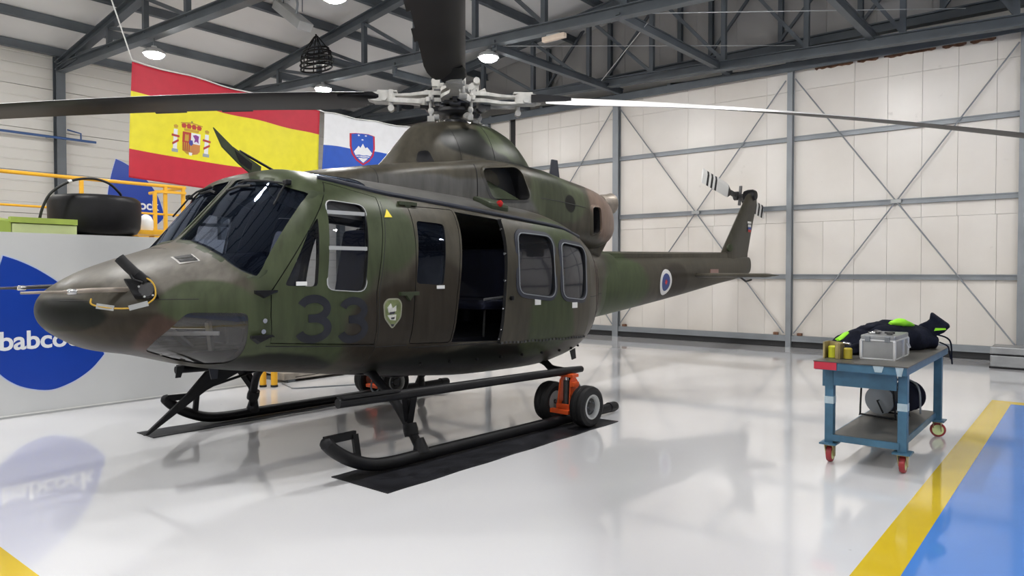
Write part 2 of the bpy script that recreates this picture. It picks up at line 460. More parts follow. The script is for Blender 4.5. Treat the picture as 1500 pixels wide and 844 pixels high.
for x in TX:
    MB().ibeam((x, YL + 0.13, 0), (x, YL + 0.13, EAVE - 0.1), 0.2, 0.22, 0.02, up=(0, 1, 0)).build('column', M['steel'], wl)  # darker steel puts the shade on these columns into the colour

wr = MB().bb(X0, X1, Y1, Y1 + 0.2, 0, roof_z(Y1)).build('wall_right', M['wpanel2'])
tag(wr, 'plain pale wall on the right, outside the picture', kind='structure')
wf = MB().prism([(X1, YL, 0), (X1, Y1, 0), (X1, Y1, roof_z(Y1)), (X1, RIDGE_Y, roof_z(RIDGE_Y)), (X1, YL, roof_z(YL))], (0.2, 0, 0)).build('wall_front', M['wpanel2'])
tag(wf, 'plain pale front wall behind the viewer', kind='structure')

# ---------------------------------------------------------------- roof, purlins, trusses
rp = [(YL - 0.2, roof_z(YL) - 0.03), (RIDGE_Y, roof_z(RIDGE_Y)), (Y1 + 0.2, roof_z(Y1) - 0.03)]
ce = MB().prism([(X0, y, z) for y, z in rp] + [(X0, y, z + 0.1) for y, z in rp[::-1]], (X1 - X0 + 0.3, 0, 0)).build('ceiling', M['roof'])
tag(ce, 'pale sheet roof lining sloping up to the right', kind='structure')
py = YL + 0.35
while py < Y1:
    z = roof_z(py) - 0.11
    MB().bar((X0, py, z), (X1, py, z), 0.07, 0.2).bar((X0, py + 0.05, z - 0.09), (X1, py + 0.05, z - 0.09), 0.06, 0.02).build('purlin', M['steel'], ce)
    py += 1.62
def low_z(y): return 6.5 - 0.035 * (y - YL)
def top_z(y): return roof_z(y) - 0.34
for x in TX:
    t = MB()
    yend = min(Y1, 2 * RIDGE_Y - YL)
    t.ibeam((x, YL + 0.2, low_z(YL)), (x, Y1, low_z(Y1)), 0.18, 0.2, 0.02)
    t.ibeam((x, YL + 0.1, top_z(YL) + 0.01), (x, RIDGE_Y, top_z(RIDGE_Y)), 0.18, 0.2, 0.02)
    t.ibeam((x, RIDGE_Y, top_z(RIDGE_Y)), (x, Y1, top_z(Y1)), 0.18, 0.2, 0.02)
    tr = t.build('roof_truss', M['steel'], ce)
    y = YL + 1.3
    prev = YL + 0.25
    while y < Y1 - 0.5:
        MB().bar((x, y, low_z(y) + 0.1), (x, y, top_z(y) - 0.1), 0.1, 0.1, up=(1, 0, 0)).build('vertical_member', M['steel'], tr)
        MB().bar((x, prev, top_z(prev) - 0.1), (x, y, low_z(y) + 0.1), 0.07, 0.07, up=(1, 0, 0)).build('diagonal_member', M['steel'], tr)
        prev = y; y += 1.72
# struts from the last truss to the door head
for y in (-12.1, -9.2, -6.4, -3.35, -0.4):
    MB().bar((-10.75, y, 6.0), (XB + 0.1, y, 6.06), 0.12, 0.12).bar((-10.75, y, 6.075), (XB + 0.1, y, 6.135), 0.16, 0.02).build('roof_strut', M['steel'], ce)
    MB().bar((-10.75, y, 6.0), (-10.75, y, low_z(y)), 0.08, 0.08, up=(1, 0, 0)).build('strut_hanger', M['steel'], ce)
for a, b in (((-10.9, -9.1, 6.05), (-15.3, -4.9, 6.3)), ((-10.9, -6.3, 6.05), (-15.4, -1.9, 6.4)), ((-11.4, -6.2, 6.0), (-14.2, -8.9, 6.02))):
    MB().tube([a, b], 0.009, 6).build('tie_rod', M['steel_pale'], ce)

# ---------------------------------------------------------------- lamps
M['lamp_lens'] = emit('lamp_lens', (1.0, 0.985, 0.96), LAMP_POWER)
def high_bay(x, y, z, label):
    t = empty('ceiling_lamp', (x, y, z), 0, label, 'lamp', 'round high-bay lamps under the trusses')
    MB().lathe([(0.19, 0.0), (0.21, 0.01), (0.20, 0.05), (0.14, 0.10), (0.06, 0.12), (0.05, 0.16), (0.01, 0.17)], seg=24).build('lamp_housing', M['steel_pale'], t, 40)
    MB().lathe([(0.001, -0.085), (0.06, -0.08), (0.12, -0.062), (0.165, -0.034), (0.185, -0.001)], seg=24).build('lamp_lens', M['lamp_lens'], t, 40)
    MB().tube([(0, 0, 0.16), (0, 0, low_z(y) - z - 0.1)], 0.012, 8).build('lamp_hanger', M['steel'], t)
LABEL = {(-6.6, -14.5): 'round white lamp glowing above the left end of the red and yellow flag',
         (-10.75, -14.7): 'round white lamp glowing behind the left rotor blade',
         (-10.75, -9.35): 'round white lamp glowing right of the upright rotor blade',
         (-6.6, -8.75): 'round white lamp cut by the top edge, between hanging duct and upright blade'}
for x in (5.85, 1.7, -2.45, -6.6, -10.75):
    for y in (-14.6, -9.2, -3.9, 1.5, 6.5):
        xx, yy = x, y
        for k in LABEL:
            if abs(k[0] - x) < 0.1 and abs(k[1] - y) < 0.6: xx, yy = k
        zz = {(-6.6, -8.75): 5.66, (-6.6, -14.5): 5.91, (-10.75, -14.7): 6.07, (-10.75, -9.35): 5.83}.get((xx, yy), 5.85)
        high_bay(xx, yy, zz, LABEL.get((xx, yy), 'round high-bay lamp outside the picture or hidden behind the helicopter'))

# ================================================================ helicopter surface
def pchip(xs, ys):
    xs = np.array(xs, float); ys = np.array(ys, float)
    h = np.diff(xs); d = np.diff(ys) / h
    m = np.zeros(len(xs)); m[0] = d[0]; m[-1] = d[-1]
    for i in range(1, len(xs) - 1):
        if d[i-1] * d[i] > 0:
            w1 = 2*h[i] + h[i-1]; w2 = h[i] + 2*h[i-1]
            m[i] = (w1 + w2) / (w1 / d[i-1] + w2 / d[i])
    def f(x):
        x = min(max(x, xs[0]), xs[-1])
        i = min(max(int(np.searchsorted(xs, x)) - 1, 0), len(h) - 1)
        t = (x - xs[i]) / h[i]
        return float((1+2*t)*(1-t)**2*ys[i] + t*(1-t)**2*h[i]*m[i] + t*t*(3-2*t)*ys[i+1] + t*t*(t-1)*h[i]*m[i+1])
    return f
#  x, zt, zb, zm, w, nu, nl
ST=[
(-2.90,1.885,0.98,1.45,0.33,2.6,2.4),
(-2.55,1.89,0.95,1.45,0.36,2.7,2.4),
(-2.1,1.93,0.81,1.42,0.54,2.8,2.5),
(-1.7,2.01,0.67,1.38,0.78,2.8,2.6),
(-1.3,2.13,0.58,1.33,1.03,3.1,2.7),
(-0.9,2.26,0.525,1.30,1.19,3.2,2.8),
(-0.4,2.345,0.495,1.28,1.265,3.3,3.0),
(0.4,2.405,0.505,1.27,1.28,3.3,3.0),
(1.2,2.445,0.57,1.28,1.285,3.3,3.0),
(2.0,2.475,0.67,1.30,1.265,3.3,3.0),
(2.5,2.485,0.74,1.31,1.225,3.3,3.0),
(2.62,2.455,0.755,1.315,1.21,3.2,3.0),
(2.75,2.325,0.775,1.32,1.195,3.05,3.0),
(2.95,2.10,0.80,1.32,1.15,2.8,2.9),
(3.12,1.92,0.83,1.32,1.09,2.5,2.8),
(3.22,1.84,0.855,1.32,1.04,2.3,2.7),
(3.34,1.80,0.89,1.32,0.975,2.1,2.6),
(3.6,1.715,0.965,1.32,0.80,2.0,2.4),
(3.85,1.62,1.02,1.32,0.60,2.0,2.2),
(4.03,1.52,1.115,1.32,0.40,2.0,2.0),
(4.12,1.45,1.19,1.32,0.25,2.0,2.0),
(4.165,1.375,1.265,1.32,0.10,2.0,2.0),
(4.175,1.33,1.31,1.32,0.02,2.0,2.0)]
_c=list(zip(*ST))
_f=[pchip(_c[0],c) for c in _c[1:]]
def sec(x): return [g(x) for g in _f]
def inside(x,y,z,off=0):
    if x<ST[0][0] or x>ST[-1][0]: return 9.0
    zt,zb,zm,w,nu,nl=sec(x)
    h,n=(zt+off-zm,nu) if z>zm else (zm-zb+off,nl)
    return (abs(y)/(w+off))**n+(abs(z-zm)/h)**n-1
def ysurf(x,z,off=0):
    zt,zb,zm,w,nu,nl=sec(x)
    h,n=(zt+off-zm,nu) if z>zm else (zm-zb+off,nl)
    r=abs(z-zm)/h
    return (w+off)*max(0,1-r**n)**(1/n)

# ================================================================ helicopter materials
OLIVE = (0.068, 0.061, 0.046); GREEN = (0.050, 0.062, 0.032); DARK = (0.008, 0.009, 0.007); BROWN = (0.062, 0.038, 0.030)
DKBROWN = (0.030, 0.0245, 0.018); GREY = (0.125, 0.115, 0.10); ROSE = (0.175, 0.125, 0.10); ROOFG = (0.10, 0.098, 0.093)
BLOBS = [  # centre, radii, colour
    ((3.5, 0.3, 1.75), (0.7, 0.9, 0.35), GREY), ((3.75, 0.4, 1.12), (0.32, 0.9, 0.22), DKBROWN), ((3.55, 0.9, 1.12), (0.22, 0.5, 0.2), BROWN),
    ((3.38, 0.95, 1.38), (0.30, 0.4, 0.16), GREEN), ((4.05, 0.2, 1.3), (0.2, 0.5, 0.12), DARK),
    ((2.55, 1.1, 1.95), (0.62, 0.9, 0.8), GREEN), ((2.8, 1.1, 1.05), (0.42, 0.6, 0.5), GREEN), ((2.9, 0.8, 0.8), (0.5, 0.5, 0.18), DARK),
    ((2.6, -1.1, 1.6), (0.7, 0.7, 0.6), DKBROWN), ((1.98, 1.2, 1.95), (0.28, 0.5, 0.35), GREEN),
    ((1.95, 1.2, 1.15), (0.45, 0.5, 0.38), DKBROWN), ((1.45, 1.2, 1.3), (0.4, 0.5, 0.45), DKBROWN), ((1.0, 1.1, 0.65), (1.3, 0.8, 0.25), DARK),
    ((0.4, 0.9, 2.42), (2.0, 0.5, 0.19), ROOFG), ((-0.1, 1.2, 1.05), (0.42, 0.5, 0.38), GREEN), ((-0.4, 1.1, 2.02), (0.5, 0.5, 0.18), GREEN),
    ((-0.7, 1.2, 1.45), (0.25, 0.5, 0.55), OLIVE), ((-1.6, 0.9, 1.6), (0.35, 0.6, 0.5), BROWN),
    ((0.05, 0.5, 3.02), (0.5, 0.6, 0.16), DARK), ((-0.5, 0.5, 2.93), (0.6, 0.6, 0.13), DARK), ((-0.55, 0.4, 3.15), (0.45, 0.6, 0.25), GREEN), ((-1.0, 0.3, 2.95), (0.25, 0.6, 0.3), GREEN),
    ((-1.1, 0.6, 2.5), (0.7, 0.5, 0.3), (0.07, 0.08, 0.048)), ((-1.35, 0.62, 2.45), (0.12, 0.3, 0.11), DARK),
    ((-2.35, 0.5, 2.5), (0.55, 0.8, 0.5), ROSE), ((-3.0, 0.3, 1.35), (0.75, 0.6, 0.6), (0.05, 0.066, 0.032)), ((-4.6, 0.2, 1.4), (0.55, 0.6, 0.35), DKBROWN),
    ((-6.6, 0.1, 1.6), (0.9, 0.6, 0.3), OLIVE), ((-7.5, 0.1, 2.5), (0.6, 0.4, 0.6), (0.054, 0.051, 0.04)),
]
def camo_mat(rough=0.38):
    m, nt, p = nmat('camouflage_paint')
    tc = N(nt, 'ShaderNodeTexCoord')
    nz = N(nt, 'ShaderNodeTexNoise'); nz.inputs['Scale'].default_value = 1.6; nz.inputs['Detail'].default_value = 3
    nt.links.new(tc.outputs['Object'], nz.inputs['Vector'])
    base = N(nt, 'ShaderNodeValToRGB')
    base.color_ramp.elements[0].position = 0.42; base.color_ramp.elements[0].color = (*OLIVE, 1)
    base.color_ramp.elements[1].position = 0.60; base.color_ramp.elements[1].color = (*[c * 0.8 for c in OLIVE], 1)
    nt.links.new(nz.outputs['Fac'], base.inputs['Fac'])
    cur = base.outputs['Color']
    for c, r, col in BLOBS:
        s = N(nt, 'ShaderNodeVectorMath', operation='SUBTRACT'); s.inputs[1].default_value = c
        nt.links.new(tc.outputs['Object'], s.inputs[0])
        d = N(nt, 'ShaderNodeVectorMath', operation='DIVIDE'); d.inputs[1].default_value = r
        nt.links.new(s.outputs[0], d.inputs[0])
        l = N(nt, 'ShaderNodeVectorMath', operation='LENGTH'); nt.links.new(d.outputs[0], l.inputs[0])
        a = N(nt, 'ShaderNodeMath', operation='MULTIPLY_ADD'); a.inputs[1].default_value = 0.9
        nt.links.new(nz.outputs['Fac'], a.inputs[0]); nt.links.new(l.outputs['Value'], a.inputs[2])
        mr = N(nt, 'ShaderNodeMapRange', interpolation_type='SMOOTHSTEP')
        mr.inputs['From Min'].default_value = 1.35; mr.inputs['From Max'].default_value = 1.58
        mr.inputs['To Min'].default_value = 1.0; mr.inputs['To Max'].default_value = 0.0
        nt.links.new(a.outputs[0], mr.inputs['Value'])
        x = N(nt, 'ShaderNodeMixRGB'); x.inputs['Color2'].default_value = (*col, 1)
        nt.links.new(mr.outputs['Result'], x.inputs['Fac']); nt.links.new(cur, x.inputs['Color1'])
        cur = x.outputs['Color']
    # worn, streaky film of dirt
    wv = N(nt, 'ShaderNodeTexNoise'); wv.inputs['Scale'].default_value = 9.0; wv.inputs['Detail'].default_value = 6
    mp = N(nt, 'ShaderNodeMapping'); mp.inputs['Scale'].default_value = (1.6, 1.6, 0.25)
    nt.links.new(tc.outputs['Object'], mp.inputs['Vector']); nt.links.new(mp.outputs[0], wv.inputs['Vector'])
    mm = N(nt, 'ShaderNodeMapRange'); mm.inputs['From Min'].default_value = 0.3; mm.inputs['From Max'].default_value = 0.7
    mm.inputs['To Min'].default_value = 0.78; mm.inputs['To Max'].default_value = 1.18
    nt.links.new(wv.outputs['Fac'], mm.inputs['Value'])
    mu = N(nt, 'ShaderNodeMixRGB', blend_type='MULTIPLY'); mu.inputs['Fac'].default_value = 1.0
    nt.links.new(cur, mu.inputs['Color1']); nt.links.new(mm.outputs['Result'], mu.inputs['Color2'])
    nt.links.new(mu.outputs['Color'], p.inputs['Base Color'])
    rr = N(nt, 'ShaderNodeMapRange'); rr.inputs['To Min'].default_value = rough - 0.07; rr.inputs['To Max'].default_value = rough + 0.1
    nt.links.new(wv.outputs['Fac'], rr.inputs['Value']); nt.links.new(rr.outputs['Result'], p.inputs['Roughness'])
    p.inputs['Specular IOR Level'].default_value = 0.16
    return m
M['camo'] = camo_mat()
M['green_part'] = mat('dull_green_paint', (0.036, 0.046, 0.024), 0.5, 0, 0.2, 8, spec=0.3)
BODY = [M['camo'], M['interior'], M['seal']]

HEL = empty('helicopter', (-6.0, -5.70, 0.0), math.radians(-2.5), 'large green and brown camouflaged twin-engine helicopter with number 33 on its door', 'helicopter')
PA = dict(parent=HEL)

XSN = list(np.linspace(-2.9, -0.95, 16)) + list(np.linspace(-0.85, 2.4, 30)) + list(np.linspace(2.45, 3.35, 26)) + list(np.linspace(3.4, 4.0, 14)) + [4.03, 4.06, 4.09, 4.115, 4.135, 4.15, 4.161, 4.168, 4.173, 4.175]
def ring(x, off=0.0, n=80, fn=None):
    zt, zb, zm, w_, nu, nl = (fn or sec)(x)
    zt += off; zb -= off; w_ += off
    out = []
    for k in range(n):
        a = 2 * math.pi * k / n
        c, s_ = math.cos(a), math.sin(a)
        e = nu if s_ >= 0 else nl
        h_ = (zt - zm) if s_ >= 0 else (zm - zb)
        out.append((x, w_ * math.copysign(abs(c) ** (2 / e), c), zm + h_ * math.copysign(abs(s_) ** (2 / e), s_)))
    return out
def body_mb(off, x0, x1, mi=0):
    xs = [x0] + [x for x in XSN if x0 < x < x1] + [x1]
    return MB().loft([ring(x, off) for x in xs], True, mi)

def roundpoly(pts, r, n=5):
    out = []; m = len(pts)
    for i in range(m):
        p = V(*pts[i], 0); a = V(*pts[i-1], 0); b = V(*pts[(i+1) % m], 0)
        d1 = (a - p); d2 = (b - p); rr = min(r, d1.length * .45, d2.length * .45)
        s_ = p + d1.normalized() * rr; e = p + d2.normalized() * rr
        for k in range(n + 1):
            t = k / n
            q = s_ * (1-t)**2 + p * 2*t*(1-t) + e * t*t
            out.append((q.x, q.y))
    return out
def grow(poly, d):
    """offset a star-shaped polygon outward by d"""
    m = len(poly); out = []
    cx = sum(p[0] for p in poly) / m; cy = sum(p[1] for p in poly) / m
    area = sum(poly[i][0]*poly[(i+1)%m][1] - poly[(i+1)%m][0]*poly[i][1] for i in range(m))
    sg = 1 if area > 0 else -1
    for i in range(m):
        a = V(*poly[i-1], 0); b = V(*poly[(i+1) % m], 0)
        t = (b - a).normalized()
        out.append((poly[i][0] + sg * t.y * d, poly[i][1] - sg * t.x * d))
    return out

def bool_mesh(base, ops, name):
    """base: mesh; ops: list of (mesh, 'DIFFERENCE'|'INTERSECT')"""
    o = bpy.data.objects.new('tmp', base); COL.objects.link(o)
    tmp = [o]
    for me, op in ops:
        c = bpy.data.objects.new('tmp', me); COL.objects.link(c); tmp.append(c)
        md = o.modifiers.new('b', 'BOOLEAN'); md.object = c; md.operation = op
        try: md.solver = 'MANIFOLD'
        except TypeError: md.solver = 'EXACT'
    bpy.context.view_layer.update()
    dg = bpy.context.evaluated_depsgraph_get()
    me = bpy.data.meshes.new_from_object(o.evaluated_get(dg))
    me.name = name
    for t in tmp: bpy.data.objects.remove(t)
    return me
def mesh_part(name, me, parent, smooth=35):
    me.shade_smooth(); me.set_sharp_from_angle(angle=math.radians(smooth))
    return link(bpy.data.objects.new(name, me), parent)

def side_prism(poly, s=1, y0=0.15, y1=2.2, mi=2):
    return MB().prism([(x, s * y0, z) for x, z in poly], (0, s * (y1 - y0), 0), mi).mesh('c', BODY)
def front_prism(poly, s=1, x0=2.28, x1=3.8, mi=2):
    return MB().prism([(x0, s * y, z) for y, z in poly], (x1 - x0, 0, 0), mi).mesh('c', BODY)

def ys_(x, z, off=0.0): return ysurf(x, z, off)
def xs_front(y, z, off=0.0):
    a, b = 2.0, 4.17
    for _ in range(40):
        m_ = (a + b) / 2
        if inside(m_, y, z, off) < 0: a = m_
        else: b = m_
    return a
def patch(poly, proj, rings=6, mi=0, mb=None):
    """fill a star-shaped outline with rings of quads laid on a surface"""
    mb = mb or MB()
    m = len(poly); cx = sum(p[0] for p in poly) / m; cy = sum(p[1] for p in poly) / m
    vs = [proj(cx, cy)]; fs = []
    for k in range(1, rings + 1):
        t = k / rings
        for p in poly: vs.append(proj(cx + (p[0]-cx)*t, cy + (p[1]-cy)*t))
    for i in range(m): fs.append((0, 1 + i, 1 + (i+1) % m))
    for k in range(rings - 1):
        for i in range(m):
            j = (i+1) % m
            fs.append((1+k*m+i, 1+(k+1)*m+i, 1+(k+1)*m+j, 1+k*m+j))
    return mb.add(vs, fs, mi)
def band(inner, outer, proj_in, proj_out, mb=None, depth=0.012):
    """raised frame strip between two outlines"""
    mb = mb or MB(); m = len(inner)
    rings = [[proj_out(*p, -depth) for p in outer], [proj_out(*p, 0) for p in outer], [proj_in(*p, 0) for p in inner], [proj_in(*p, -depth) for p in inner]]
    vs = [p for r in rings for p in r]; fs = []
    for a in range(4):
        b = (a+1) % 4
        for i in range(m):
            j = (i+1) % m
            fs.append((a*m+i, a*m+j, b*m+j, b*m+i))
    return mb.add(vs, fs)
def dens(poly, d=0.06):
    out = []
    for i in range(len(poly)):
        a = poly[i]; b = poly[(i+1) % len(poly)]
        n = max(1, int(math.hypot(b[0]-a[0], b[1]-a[1]) / d))
        out += [(a[0] + (b[0]-a[0])*k/n, a[1] + (b[1]-a[1])*k/n) for k in range(n)]
    return out
def side_proj(s, off): return lambda x, z, e=0.0: (x, s * ys_(x, z, off + e), z)
def front_proj(s, off): return lambda y, z, e=0.0: (xs_front(y, z, off + e), s * y, z)

# ---------------------------------------------------------------- outlines, measured on the port side (x, z)
P_DOOR = [(2.99, 1.46), (2.39, 2.34), (1.96, 2.235), (2.115, 1.43), (2.115, 1.005), (2.975, 1.07), (2.995, 1.28)]
P_W1 = roundpoly([(2.585, 2.03), (2.68, 1.905), (2.892, 1.50), (2.64, 1.49)], 0.03, 3)
P_W2 = roundpoly([(2.485, 2.175), (2.135, 2.15), (2.225, 1.445), (2.565, 1.468)], 0.07, 4)
P_PANEL = roundpoly([(1.665, 2.185), (1.11, 2.185), (1.295, 0.965), (1.765, 0.985)], 0.03, 2)
P_W3 = roundpoly([(1.63, 2.05), (1.31, 2.035), (1.40, 1.485), (1.71, 1.505)], 0.04, 3)
P_OPEN = [(1.09, 2.165), (-0.45, 2.06), (-0.35, 0.885), (1.275, 0.965)]
P_SLIDE = roundpoly([(0.455, 2.135), (-0.57, 2.065), (-0.86, 1.99), (-0.99, 1.80), (-0.99, 1.5), (-0.93, 0.85), (0.59, 0.905)], 0.05, 3)
P_W4 = roundpoly([(0.30, 1.99), (-0.245, 1.97), (-0.215, 1.345), (0.35, 1.405)], 0.10, 5)
P_W5 = roundpoly([(-0.395, 1.915), (-0.885, 1.875), (-0.83, 1.305), (-0.37, 1.345)], 0.10, 5)
P_WS = roundpoly([(0.05, 1.865), (0.25, 1.855), (0.55, 1.795), (0.80, 1.715), (1.083, 1.562), (1.018, 2.222), (0.62, 2.345), (0.30, 2.385), (0.05, 2.395)], 0.03, 2)
P_CHIN = roundpoly([(3.49, 1.315), (3.14, 1.305), (3.135, 1.15), (3.125, 1.0), (3.13, 0.915), (3.24, 0.895), (3.40, 0.935), (3.64, 1.03), (3.63, 1.12), (3.55, 1.24)], 0.04, 3)
P_EYE = roundpoly([(2.36, 0.55), (2.36, 0.86), (1.95, 0.92), (1.92, 0.55)], 0.06, 3)      # roof window (x, y)
P_REARW = roundpoly([(-0.395, 1.915), (-0.885, 1.875), (-0.83, 1.305), (-0.37, 1.345)], 0.10, 5)

INNER = lambda: body_mb(-0.045, -1.08, 3.66, 1).mesh('inner', BODY)
def shell(): return body_mb(0.0, -2.9, 4.175, 0).mesh('outer', BODY)
ops = [(INNER(), 'DIFFERENCE')]
for s in (1, -1):
    ops += [(side_prism(P_DOOR, s), 'DIFFERENCE'), (side_prism(P_PANEL, s), 'DIFFERENCE'),
            (front_prism(P_WS, s), 'DIFFERENCE'), (side_prism(P_CHIN, s, 0.22), 'DIFFERENCE'),
            (MB().prism([(x, s * y, 2.1) for x, y in P_EYE], (0, 0, 0.6), 2).mesh('c', BODY), 'DIFFERENCE')]
ops += [(side_prism(P_OPEN, 1), 'DIFFERENCE'), (side_prism(P_OPEN, -1), 'DIFFERENCE')]
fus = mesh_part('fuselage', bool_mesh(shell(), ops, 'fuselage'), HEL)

def hinged(name, poly, wins, s, glassm):
    small = grow(poly, -0.007)
    me = bool_mesh(shell(), [(INNER(), 'DIFFERENCE'), (side_prism(small, s, 0.15), 'INTERSECT')] + [(side_prism(wn, s), 'DIFFERENCE') for wn in wins], name)
    o = mesh_part(name, me, HEL)
    for wn in wins:
        patch(dens(grow(wn, 0.006)), side_proj(s, -0.012), 5).build('window_pane', glassm, o, 60)
    return o
door_p = hinged('pilot_door', P_DOOR, [P_W1, P_W2], 1, M['glass_clear'])
door_s = hinged('pilot_door', P_DOOR, [P_W1, P_W2], -1, M['glass_clear'])
pan_p = hinged('hinged_panel', P_PANEL, [P_W3], 1, M['glass'])
pan_s = hinged('hinged_panel', P_PANEL, [P_W3], -1, M['glass'])

def sliding(s, dx=0.0):
    sh = lambda P: [(x + dx, z) for x, z in P]
    outer = body_mb(0.05, -1.6, 2.0, 0).mesh('o', BODY)
    inn = body_mb(0.012, -1.7, 2.1, 1).mesh('i', BODY)
    me = bool_mesh(outer, [(inn, 'DIFFERENCE'), (side_prism(sh(P_SLIDE), s), 'INTERSECT')] + [(side_prism(sh(wn), s), 'DIFFERENCE') for wn in (P_W4, P_W5)], 'cabin_door')
    o = mesh_part('cabin_door', me, HEL)
    for wn in (P_W4, P_W5):
        wn = sh(wn)
        patch(dens(grow(wn, 0.006)), side_proj(s, 0.035), 5).build('window_pane', M['cabin_glass'], o, 60)
        band(wn, grow(wn, 0.05), side_proj(s, 0.062), side_proj(s, 0.058), depth=0.02).build('window_frame', M['frame_grey'], o, 50)
        band(grow(wn, 0.006), grow(wn, 0.014), side_proj(s, 0.066), side_proj(s, 0.066), depth=0.01).build('window_trim', M['steel_lt'], o, 50)
    return o
cd_p = sliding(1, 0.09)
cd_s = sliding(-1, 0.09)
# riveted lower rail and small fittings on the port sliding door
r_ = MB()
for k in range(26):
    x = 0.65 - k * 0.058
    r_.box((x, ys_(x, 0.92, 0.052), 0.918 + 0.004 * math.sin(k) - 0.0015 * k), (0.030, 0.006, 0.022))
tag(r_.build('rail_fastener_strip', M['hubdark'], cd_p), kind='stuff')
for x, z in ((0.15, 1.30), (-0.50, 1.245)):
    MB().box((x, ys_(x, z, 0.053), z), (0.09, 0.006, 0.06)).build('placard', M['white_paint'], cd_p)
MB().lathe([(0.022, 0), (0.022, 0.03), (0.01, 0.035)], (0.56, ys_(0.56, 1.35, 0.05), 1.35), (0, 1, 0), 12).build('door_latch', M['black'], cd_p, 40)
for k, z in enumerate((2.02, 1.78, 1.52, 1.25, 1.05, 0.96)):
    x = 0.555 + (2.12 - z) * 0.105
    MB().lathe([(0.012, 0), (0.012, 0.02)], (x, ys_(x, z, 0.03), z), (1, 0, 0), 8).build('edge_fastener', M['chrome'], cd_p)
for x0, z0, x1, z1 in ((2.60, 1.515, 2.76, 1.52),):
    MB().box((2.77, ys_(2.77, 1.515, 0.004), 1.515), (0.09, 0.006, 0.03)).build('placard', M['white_paint'], door_p)
MB().box((1.44, ys_(1.44, 1.47, 0.004), 1.47), (0.09, 0.006, 0.03)).build('placard', M['white_paint'], pan_p)
# pilot window: white frame, sill and sliding pane bars
for s, o in ((1, door_p), (-1, door_s)):
    band(P_W2, grow(P_W2, 0.007), side_proj(s, 0.004), side_proj(s, 0.002), depth=0.02).build('window_trim', M['steel_pale'], o, 50)
    for z, h_ in ((2.075, 0.03), (1.79, 0.03)):
        mb = MB(); xs2 = np.linspace(2.15 + (2.15 - z) * 0.125, 2.49 + (2.15 - z) * 0.12, 8)
        mb.loft([[(x, s * ys_(x, z, -0.018), z - h_/2), (x, s * ys_(x, z, 0.004), z - h_/2), (x, s * ys_(x, z, 0.004), z + h_/2), (x, s * ys_(x, z, -0.018), z + h_/2)] for x in xs2]).build('window_bar', M['steel_pale'], o)
# windshield, chin glass and roof windows
for s in (1, -1):
    wsh = patch(dens(grow(P_WS, 0.012), 0.05), front_proj(s, -0.012), 9).build('windshield', M['glass'], HEL, 80)
    band(P_WS, grow(P_WS, 0.022), front_proj(s, 0.004), front_proj(s, 0.003), depth=0.012).build('windshield_seal', M['green_part'], wsh, 50)
    fp = front_proj(s, 0.035)
    wp = MB().tube([fp(0.84, 2.305), fp(0.6, 2.34), fp(0.30, 2.365), fp(0.22, 2.35)], 0.009, 8)
    wp.tube([fp(0.85, 2.31), fp(0.87, 2.22), fp(0.90, 2.12)], 0.008, 8).build('wiper_arm', M['black'], wsh, 40)
    MB().tube([front_proj(s, 0.02)(y, z) for y, z in ((0.10, 2.29), (0.25, 2.32), (0.45, 2.31))], 0.012, 8).build('wiper_blade', M['black'], wsh, 40)
    MB().box(front_proj(s, 0.04)(0.86, 2.31), (0.05, 0.07, 0.045)).build('wiper_motor', M['black'], wsh, bevel=0.012)
    patch(dens(grow(P_CHIN, 0.01), 0.04), side_proj(s, -0.006), 8).build('chin_window', M['chin'], HEL, 80)
    MB_roof = patch(dens(grow(P_EYE, 0.008), 0.05), lambda x, y: (x, s * y, (lambda q: q[2] + (q[0]-q[2]) * max(0, 1 - (y / q[3]) ** q[4]) ** (1 / q[4]))(sec(x)) - 0.006), 6)
    MB_roof.build('roof_window', M['glass'], HEL, 80)

# door post fairing lines, gutter rail, hinges
gut = [(2.40, 0.875, 2.365), (1.87, 1.02, 2.275), (1.10, 1.06, 2.22), (0.42, 1.085, 2.165), (-0.57, 1.075, 2.085), (-0.95, 1.03, 2.0)]
for s in (1, -1):
    pts = []
    for x in np.linspace(2.4, -0.98, 30):
        z = float(np.interp(-x, [-g[0] for g in gut], [g[2] for g in gut])) + 0.012
        pts.append((x, s * (ys_(x, z, 0.0) + 0.012), z))
    MB().tube(pts, 0.022, 8).build('door_rail', M['frame_grey'], fus, 40)
for x, z in ((3.02, 1.46), (3.04, 1.13)):
    for sd in (1,):
        MB().prism([(x - 0.08, ys_(x, z, -0.01), z - 0.012), (x + 0.08, ys_(x, z, -0.03), z - 0.012), (x + 0.02, ys_(x, z, -0.02) - .01, z - 0.06)], (0, 0.045, 0.015)).box((x, ys_(x, z, 0.012), z), (0.19, 0.028, 0.018)).build('door_hinge', M['black'], fus)
for x, z in ((1.66, 2.20), (1.80, 1.42)):
    MB().box((x, ys_(x, z, 0.012), z), (0.2, 0.035, 0.03)).prism([(x - 0.05, ys_(x, z, 0.0), z), (x + 0.05, ys_(x, z, 0.0), z), (x, ys_(x, z, 0), z - 0.06)], (0, 0.03, 0)).build('door_hinge', M['green_part'], fus)
MB().lathe([(0.018, 0), (0.018, 0.012)], (3.035, ys_(3.035, 1.245), 1.245), (0, 1, 0), 12).build('static_port', M['chrome'], fus)
MB().lathe([(0.018, 0), (0.018, 0.012)], (3.04, ys_(3.04, 1.165), 1.165), (0, 1, 0), 12).build('static_port', M['chrome'], fus)
def seam(pts, rad=0.004):
    return MB().tube(pts, rad, 5).build('panel_seam', M['seal'], fus)
seam([(x, ys_(x, 1.40, 0), 1.40) for x in np.linspace(4.1, 3.98, 8)], 0.003); seam([(x, ys_(x, 1.41, 0), 1.41) for x in np.linspace(3.66, 3.42, 8)], 0.003)
